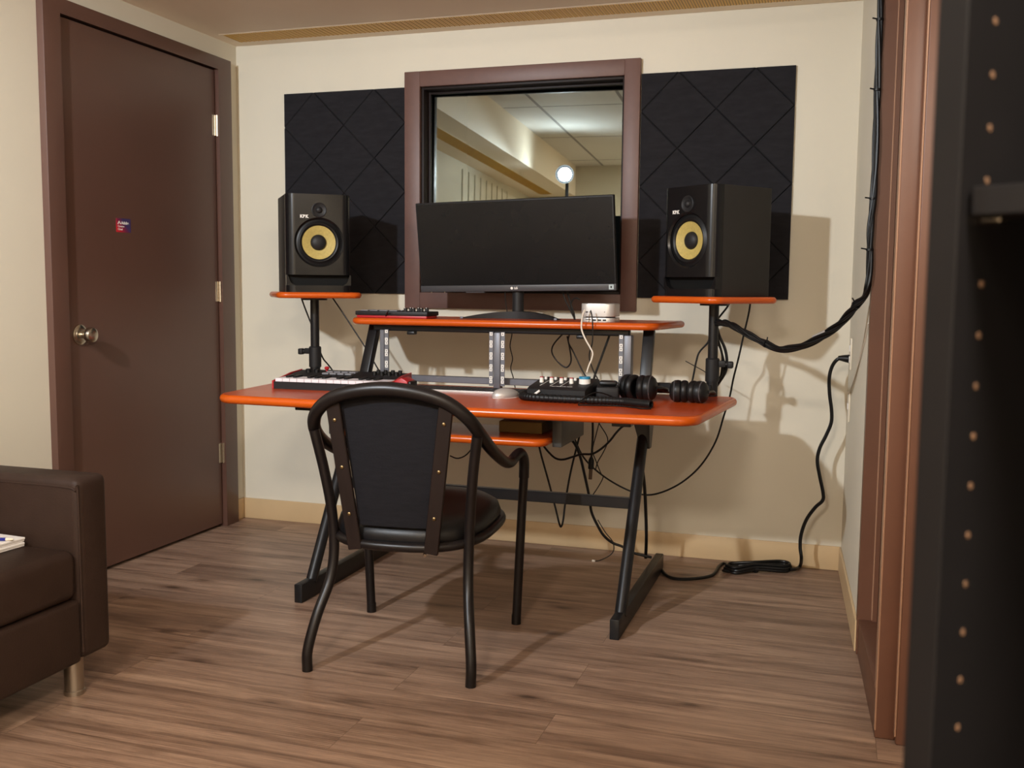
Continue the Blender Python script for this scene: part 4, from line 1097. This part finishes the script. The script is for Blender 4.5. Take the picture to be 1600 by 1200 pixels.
CAB = {
 'sp_l1': [(0.562,-0.440,1.032), (0.573,-0.430,0.989), (0.589,-0.420,0.938), (0.606,-0.410,0.887), (0.620,-0.400,0.823), (0.631,-0.390,0.784), (0.646,-0.380,0.761), (0.661,-0.370,0.735), (0.664,-0.360,0.705)],
 'sp_l2': [(0.671,-0.380,1.026), (0.712,-0.377,0.970), (0.758,-0.373,0.904), (0.812,-0.370,0.827), (0.860,-0.367,0.751), (0.884,-0.363,0.714), (0.896,-0.360,0.688)],
 'sp_r1': [(2.227,-0.360,1.030), (2.219,-0.364,1.012), (2.198,-0.369,0.983), (2.179,-0.373,0.955), (2.165,-0.378,0.921), (2.157,-0.382,0.887), (2.129,-0.387,0.852), (2.119,-0.391,0.818), (2.110,-0.396,0.761), (2.103,-0.400,0.731)],
 'sp_r2': [(2.295,-0.300,1.040), (2.289,-0.300,0.989), (2.274,-0.300,0.913), (2.258,-0.300,0.828), (2.242,-0.300,0.753), (2.231,-0.300,0.687), (2.212,-0.300,0.616), (2.185,-0.300,0.520), (2.134,-0.300,0.429), (2.065,-0.300,0.360), (1.987,-0.300,0.316), (1.923,-0.300,0.304), (1.849,-0.300,0.323), (1.762,-0.300,0.369), (1.691,-0.300,0.431), (1.649,-0.300,0.515), (1.623,-0.300,0.588)],
 'bundle': [(2.176,-0.410,0.956), (2.196,-0.442,0.960), (2.219,-0.475,0.961), (2.248,-0.507,0.956), (2.281,-0.540,0.941), (2.325,-0.572,0.920), (2.373,-0.605,0.899), (2.412,-0.638,0.885), (2.447,-0.670,0.888), (2.493,-0.702,0.901), (2.532,-0.735,0.922), (2.569,-0.768,0.948), (2.600,-0.800,0.975), (2.624,-0.833,1.005), (2.647,-0.865,1.034), (2.671,-0.897,1.057), (2.681,-0.930,1.083), (2.684,-0.930,1.129), (2.683,-0.930,1.192), (2.682,-0.930,1.256), (2.686,-0.930,1.336), (2.687,-0.930,1.426), (2.686,-0.930,1.532), (2.685,-0.930,1.638), (2.684,-0.930,1.743), (2.684,-0.930,1.830), (2.683,-0.930,1.934)],
 'strand1': [(2.185,-0.385,0.953), (2.197,-0.385,0.911), (2.218,-0.385,0.866), (2.226,-0.385,0.821), (2.221,-0.385,0.782), (2.197,-0.385,0.740), (2.180,-0.385,0.716)],
 'strand2': [(2.179,-0.375,0.951), (2.190,-0.375,0.903), (2.204,-0.375,0.858), (2.214,-0.375,0.817), (2.215,-0.375,0.779), (2.198,-0.375,0.746), (2.176,-0.375,0.729)],
 'strand3': [(2.180,-0.365,0.948), (2.182,-0.365,0.903), (2.201,-0.365,0.864), (2.208,-0.365,0.830), (2.207,-0.365,0.784), (2.199,-0.365,0.757), (2.173,-0.365,0.737)],
 'thinr': [(2.068,-0.300,0.812), (2.101,-0.300,0.795), (2.136,-0.300,0.777), (2.160,-0.300,0.759)],
 'mini_w': [(1.747,-0.548,0.999), (1.742,-0.554,0.986), (1.739,-0.560,0.957), (1.741,-0.565,0.930), (1.755,-0.571,0.900), (1.775,-0.577,0.869), (1.786,-0.583,0.850), (1.783,-0.588,0.827), (1.775,-0.594,0.805), (1.770,-0.600,0.783)],
 'mini_b': [(1.768,-0.548,0.998), (1.773,-0.550,0.978), (1.776,-0.551,0.953), (1.778,-0.553,0.908), (1.776,-0.554,0.879), (1.768,-0.556,0.847), (1.771,-0.557,0.818), (1.786,-0.558,0.781), (1.800,-0.560,0.759)],
 'thick1': [(1.812,-0.420,0.915), (1.797,-0.430,0.866), (1.781,-0.440,0.815), (1.765,-0.450,0.764), (1.761,-0.460,0.739)],
 'mon1': [(1.588,-0.260,1.062), (1.599,-0.264,1.031), (1.618,-0.268,0.997), (1.638,-0.272,0.961), (1.647,-0.276,0.942), (1.638,-0.280,0.917), (1.624,-0.284,0.898), (1.621,-0.288,0.869), (1.642,-0.292,0.833), (1.674,-0.296,0.773), (1.696,-0.300,0.738)],
 'mon2': [(1.603,-0.250,1.062), (1.618,-0.249,1.014), (1.631,-0.248,0.977), (1.632,-0.248,0.945), (1.609,-0.247,0.915), (1.579,-0.246,0.890), (1.548,-0.245,0.852), (1.546,-0.244,0.820), (1.572,-0.243,0.786), (1.602,-0.243,0.769), (1.620,-0.242,0.792), (1.616,-0.241,0.834), (1.603,-0.240,0.890)],
 'mon3': [(1.654,-0.250,1.031), (1.636,-0.250,1.036), (1.621,-0.250,1.021), (1.621,-0.250,0.989), (1.637,-0.250,0.953)],
 'mon4': [(1.359,-0.270,1.060), (1.361,-0.268,1.023), (1.366,-0.266,0.988), (1.371,-0.263,0.936), (1.386,-0.261,0.899), (1.378,-0.259,0.848), (1.388,-0.257,0.798), (1.380,-0.254,0.760), (1.390,-0.252,0.723), (1.398,-0.250,0.682)],
 'ped': [(0.981,-0.530,0.980), (0.961,-0.504,0.962), (0.944,-0.478,0.934), (0.931,-0.452,0.909), (0.916,-0.426,0.870), (0.915,-0.400,0.831)],
 'u2': [(1.556,-0.460,0.508), (1.566,-0.450,0.454), (1.594,-0.440,0.351), (1.618,-0.430,0.254), (1.630,-0.420,0.197), (1.635,-0.410,0.183), (1.640,-0.400,0.208), (1.646,-0.390,0.284), (1.662,-0.380,0.393), (1.685,-0.370,0.502), (1.705,-0.360,0.599)],
 'u3': [(1.568,-0.460,0.504), (1.595,-0.465,0.475), (1.626,-0.471,0.452), (1.657,-0.476,0.450), (1.694,-0.482,0.463), (1.727,-0.487,0.475), (1.768,-0.493,0.480), (1.800,-0.498,0.499), (1.833,-0.504,0.530), (1.859,-0.509,0.564), (1.881,-0.515,0.587), (1.905,-0.520,0.600)],
 'u4': [(1.615,-0.400,0.527), (1.643,-0.391,0.522), (1.673,-0.383,0.499), (1.694,-0.374,0.450), (1.710,-0.366,0.382), (1.724,-0.357,0.313), (1.730,-0.349,0.270), (1.734,-0.340,0.232), (1.750,-0.331,0.191), (1.778,-0.323,0.142), (1.812,-0.314,0.113), (1.847,-0.306,0.100), (1.890,-0.297,0.077), (1.926,-0.289,0.068), (1.956,-0.280,0.061)],
 'u5': [(1.732,-0.340,0.593), (1.734,-0.340,0.525), (1.732,-0.340,0.464), (1.730,-0.340,0.442)],
 'u6': [(1.738,-0.310,0.589), (1.756,-0.310,0.559), (1.781,-0.310,0.521), (1.784,-0.310,0.494), (1.767,-0.310,0.454), (1.748,-0.310,0.419), (1.739,-0.310,0.386)],
 'u7': [(1.753,-0.290,0.593), (1.737,-0.290,0.528), (1.723,-0.290,0.461), (1.736,-0.290,0.420), (1.757,-0.290,0.372), (1.765,-0.290,0.357), (1.748,-0.290,0.321), (1.721,-0.290,0.277), (1.716,-0.290,0.257)],
 'u8': [(1.924,-0.330,0.402), (1.929,-0.312,0.338), (1.933,-0.295,0.237), (1.934,-0.277,0.135), (1.930,-0.260,0.051)],
 'u9': [(1.747,-0.290,0.192), (1.780,-0.296,0.146), (1.809,-0.301,0.115), (1.816,-0.307,0.087), (1.807,-0.313,0.068), (1.786,-0.319,0.053), (1.763,-0.324,0.042), (1.749,-0.330,0.040)],
 'loop': [(1.183,-0.400,0.423), (1.214,-0.400,0.415), (1.249,-0.400,0.430), (1.283,-0.400,0.469)],
 'cord': [(2.650,-0.130,0.826), (2.619,-0.130,0.830), (2.597,-0.130,0.822), (2.580,-0.120,0.795), (2.572,-0.120,0.754), (2.575,-0.120,0.695), (2.584,-0.120,0.636), (2.585,-0.120,0.588), (2.569,-0.120,0.540), (2.548,-0.120,0.490), (2.541,-0.120,0.442), (2.552,-0.120,0.382), (2.566,-0.120,0.322), (2.565,-0.120,0.293), (2.540,-0.120,0.265), (2.510,-0.120,0.216), (2.493,-0.120,0.158), (2.491,-0.120,0.109), (2.497,-0.120,0.067), (2.491,-0.026,0.012), (2.476,-0.079,0.012), (2.455,-0.095,0.012)],
 'cordb': [(2.330,-0.140,0.012), (2.291,-0.098,0.012), (2.263,-0.138,0.020), (2.233,-0.130,0.020), (2.207,-0.070,0.007), (2.193,-0.114,0.007), (2.189,-0.190,0.007), (2.180,-0.257,0.007), (2.146,-0.305,0.007), (2.092,-0.341,0.007), (2.044,-0.341,0.007), (2.008,-0.292,0.007), (1.981,-0.218,0.007), (1.960,-0.168,0.007), (1.935,-0.158,0.007)],
 'coil': [(2.215,-0.183,0.000), (2.329,-0.124,0.000), (2.462,-0.020,0.000)],
}

# ================================================================== cables
def cable(name, label, pts, r, m=None, cat_='cable', smooth=6, group=None):
    bm = bmesh.new(); tube(bm, pts, r, 8, smooth)
    return tag(obj(name, bm, m or M_cable), label, cat_, group)
cable('speaker_cable', 'thin black cable hanging from the back of the left speaker platform behind its pole', CAB['sp_l1'], 0.0032)
cable('speaker_cable', 'thin black cable slanting from the left platform down to the left shelf post', CAB['sp_l2'], 0.0030)
cable('speaker_cable', 'thin black cable kinked behind the right speaker pole down to the headphones', CAB['sp_r1'], 0.0034)
cable('speaker_cable', 'long black cable swooping from the right speaker platform under the desk', CAB['sp_r2'], 0.0034)
CAB['bundle'] = [(x-0.010*min(1, max(0, (i-13)/3)), y, z) for i, (x, y, z) in enumerate(CAB['bundle'])]
b1 = cable('cable_bundle', 'thick tied bundle of black cables sagging from the right pole and climbing the right wall', CAB['bundle'], lambda t: 0.0078 if t < 0.55 else 0.0052)
def off(pts, k, a, ph):
    out = []
    for i, p in enumerate(pts):
        t = i*1.15+ph
        a_ = a if i < 15 else a*0.62
        out.append((p[0]+a_*math.cos(t), p[1]+a_*0.8*math.sin(t*0.7), p[2]+a_*math.sin(t)))
    return out
for i, ph in enumerate((0.3, 1.9, 3.4, 5.0)):
    bm = bmesh.new(); tube(bm, off(CAB['bundle'], i, 0.0085, ph), 0.0046, 8, 6)
    o = obj('strand', bm, M_cable, b1); o.location = -b1.location
for (i, dv) in ((6, (0.004, 0, 0.022)), (14, (-0.012, -0.004, 0.020)), (18, (-0.024, -0.006, 0.004)), (20, (-0.022, -0.006, 0.003)), (23, (-0.02, -0.006, 0.004)), (25, (-0.02, -0.006, 0.004))):
    p = Vector(CAB['bundle'][i]); q = Vector(CAB['bundle'][min(i+1, len(CAB['bundle'])-1)]); d_ = (q-p).normalized()
    bm = bmesh.new(); tube(bm, [p-d_*0.003, p+d_*0.003], 0.0135 if i < 15 else 0.0105, 12, 1); tube(bm, [p, p+Vector(dv)], 0.0022, 6, 1)
    o = obj('zip_tie', bm, M_rubber, b1); o.location = -b1.location
bm = bmesh.new(); p = Vector(CAB['bundle'][10])+Vector((0.0, -0.004, 0.012)); q = p+Vector((0.022, -0.02, 0.012)); tube(bm, [p-(q-p)*0.4, q+(q-p)*0.3], 0.0062, 10, 1)
o = obj('inline_plug', bm, M_silver, b1); o.location = -b1.location
for k, lab in (('strand1', 'outermost black cable looping down the right speaker pole from the tied bundle'), ('strand2', 'middle black cable looping down the right speaker pole from the tied bundle'), ('strand3', 'innermost black cable looping down the right speaker pole from the tied bundle')):
    cable('audio_cable', lab, CAB[k], 0.0042 if k != 'strand1' else 0.0052)
cable('audio_cable', 'short thin black cable crossing behind the right speaker pole above the headphones', CAB['thinr'], 0.0016)
cable('usb_cable', 'white cable hanging from the front of the small silver computer', CAB['mini_w'], 0.0030, M_wcable)
cable('usb_cable', 'black cable hanging from the front of the small silver computer', CAB['mini_b'], 0.0024)
cable('power_cable', 'straight black cable slanting down below the raised shelf near the small computer', CAB['thick1'], 0.0042)
cable('monitor_cable', 'black cable running from behind the monitor down past the raised shelf to the mixer', CAB['mon1'], 0.0030)
cable('monitor_cable', 'black cable with a wide loop under the raised shelf', CAB['mon2'], 0.0030)
cable('monitor_cable', 'short black cable arching behind the small silver computer', CAB['mon3'], 0.0030)
cable('monitor_cable', 'thin wavy black cable hanging right of the centre rack posts', CAB['mon4'], 0.0022)
cable('usb_cable', 'thin black cable dangling from the pad controller at the shelf edge', CAB['ped'], 0.0026)
cable('power_cable', 'black cable hanging in a narrow V below the keyboard tray', CAB['u2'], 0.0038)
cable('power_cable', 'black cable sagging from the keyboard tray to the right leg bracket', CAB['u3'], 0.0040)
cable('power_cable', 'thick black cable from the tray slide down to the right foot of the desk', CAB['u4'], 0.0052)
u5 = cable('hanging_plug_cable', 'short straight black cable ending in a hanging plug under the desk', CAB['u5'], 0.0042)
a = Vector(CAB['u5'][-1])
bm = bmesh.new(); tube(bm, [a, a+Vector((0, 0, -0.012)), a+Vector((-0.001, 0, -0.045))], lambda t: 0.005+0.006*min(1, t*3), 12, 1); o = obj('plug', bm, M_rubber, u5); o.location = -u5.location
bm = bmesh.new(); tube(bm, [a+Vector((-0.001, 0, -0.045)), a+Vector((-0.003, 0, -0.085))], 0.007, 12, 1); o = obj('plug_sleeve', bm, mat('brown_plug_sleeve', (92, 72, 56), 0.5), u5); o.location = -u5.location
cable('usb_cable', 'thin black cable bowing in a loop right of the hanging plug', CAB['u6'], 0.0020)
cable('usb_cable', 'thin black cable zigzagging behind the hanging plug', CAB['u7'], 0.0020)
cable('power_cable', 'thick black cable dropping straight behind the right desk leg to its foot', CAB['u8'], 0.0062)
u9 = cable('usb_cable', 'thin black cable with a small white tip curling onto the floor under the crossbar', CAB['u9'], 0.0020)
bm = bmesh.new(); p = Vector(CAB['u9'][-1]); tube(bm, [p, p+Vector((-0.012, 0, 0.001))], 0.0045, 8, 1); o = obj('white_tip', bm, M_white, u9); o.location = -u9.location
cable('usb_cable', 'small black cable loop below the tray beside the chair back', CAB['loop'], 0.0026)
cable('usb_cable', 'short dark mouse cable running from the silver mouse to the mixer', [(1.556, -0.706, ZT+0.008), (1.572, -0.672, ZT+0.006), (1.590, -0.640, ZT+0.005), (1.600, -0.605, ZT+0.004)], 0.0022, M_bezel)
cable('headphone_cable', 'thin black headphone cord trailing past the open end of the gooseneck hose', [(1.93, -0.745, ZT+0.004), (1.865, -0.785, ZT+0.034), (1.835, -0.835, ZT+0.031), (1.812, -0.878, ZT+0.004), (1.835, -0.882, ZT+0.003), (1.93, -0.862, ZT+0.003), (1.99, -0.885, ZT+0.003), (2.02, -0.905, ZT+0.003), (2.05, -0.90, ZT+0.003)], 0.0022)
# mains cord: plug at the wall, down the wall, tied hank on the floor, tail to the desk foot
pc_ = cable('mains_cable', 'thick black mains cord from the wall socket to a tied hank on the floor', CAB['cord'], 0.0066)
p = Vector(CAB['cord'][0])
bm = bmesh.new(); tube(bm, [p+Vector((-0.004, 0, 0)), p+Vector((-0.022, 0, 0.001)), p+Vector((-0.036, 0, 0.002)), p+Vector((-0.05, 0, 0.002))], lambda t: 0.017-0.009*t, 12, 2); o = obj('plug', bm, M_rubber, pc_); o.location = -pc_.location
bm = bmesh.new()
for i in range(5):
    h = 0.008+0.0095*(i % 3); w_ = 0.022+0.007*i
    C0, C1 = Vector((2.225, -0.175, 0)), Vector((2.455, -0.075, 0)); D = (C1-C0); Nn = Vector((-D.y, D.x, 0)).normalized(); L_ = 0.02*i
    dn = D.normalized()
    loop = [C0+dn*(-0.012+L_*0.3)+Vector((0, 0, h)), C0+dn*0.03+Nn*w_*0.9+Vector((0, 0, h)), C0+D*0.45+Nn*0.010*(i-2)*0.6+Nn*0.006+Vector((0, 0, h+0.010)), C1-dn*0.03+Nn*w_*0.75+Vector((0, 0, h+0.006)), C1+dn*(0.005-L_*0.2)+Vector((0, 0, h+0.004)), C1-dn*0.03-Nn*w_*0.55+Vector((0, 0, h)), C0+D*0.45-Nn*0.008*(i*0.4)-Nn*0.006+Vector((0, 0, h+0.006)), C0+dn*0.03-Nn*w_*0.8+Vector((0, 0, h))]
    loop.append(loop[0])
    tube(bm, cat(loop, 6)[:-1], 0.0058, 8, 1, closed=True)
o = obj('hank', bm, M_cable, pc_); o.location = -pc_.location
bm = bmesh.new(); c = C0+D*0.45+Vector((0, 0, 0.016)); tube(bm, [c-D.normalized()*0.006, c+D.normalized()*0.006], 0.026, 14, 1, flat=0.7); o = obj('tie', bm, M_rubber, pc_); o.location = -pc_.location
bm = bmesh.new(); tube(bm, CAB['cordb'], 0.0062, 8, 6); o = obj('cord_tail', bm, M_cable, pc_); o.location = -pc_.location
cable('phone_wire', 'thin cream wire running down the right wall beside the outlets', [(wx(0.86, -0.003), -0.86, 0.98), (wx(0.70, -0.003), -0.70, 0.90), (wx(0.45, -0.003), -0.45, 0.80), (wx(0.25, -0.004), -0.25, 0.73), (wx(0.17, -0.008), -0.17, 0.70)], 0.0018, M_wcable)

# ================================================================== added fill panels and the flash head that light the place
for i, (lx, ly) in enumerate(FILL_PANELS):
    t = thing('fill_panel', 'added square fill light panel %s, out of view' % ('over the middle of the room', 'over the far end of the room')[i], 'ceiling light', (lx, ly, HC-0.03), 0, 'added fill panels')
    bm = bmesh.new()
    for (x0, x1, y0, y1) in ((-0.31, 0.31, -0.31, -0.27), (-0.31, 0.31, 0.27, 0.31), (-0.31, -0.27, -0.27, 0.27), (0.27, 0.31, -0.27, 0.27)): box(bm, x0, x1, y0, y1, 0.0, 0.03)
    obj('frame', bm, M_white, t)
    bm = bmesh.new(); box(bm, -0.27, 0.27, -0.27, 0.27, 0.012, 0.02); obj('diffuser', bm, M_diff, t)
fl = thing('studio_flash', 'studio flash head on a tripod stand, seen only as a bright reflection in the window', 'flash lamp', (FLASH.x, FLASH.y-0.10, 0.0))
dirv = (Vector((1.70, 0.0, 1.15))-FLASH).normalized()
q = dirv.to_track_quat('Z', 'Y').to_matrix().to_4x4(); q.translation = FLASH-dirv*0.02
bm = bmesh.new(); lathe(bm, [(0.072, 0.005), (0.07, 0.0), (0.05, -0.09), (0.05, -0.22), (0.0, -0.22)], q, 24, cap=False); obj('lamp_head', bm, M_blackmat, fl, world=True)
bm = bmesh.new(); c = FLASH-dirv*0.14; fx_, fy_ = fl.location.x, fl.location.y
tube(bm, [(fx_, fy_, 0.25), (fx_, fy_, c.z-0.05), (c.x, c.y, c.z-0.04)], 0.014, 12, 1); obj('stand_pole', bm, M_black, fl, world=True)
for k in range(3):
    a = PI/2+2*PI*k/3+0.5; bm = bmesh.new(); tube(bm, [(fx_, fy_, 0.42), (fx_+0.26*math.cos(a), fy_+0.26*math.sin(a), 0.01)], 0.010, 10, 1); obj('stand_leg', bm, M_black, fl, world=True)
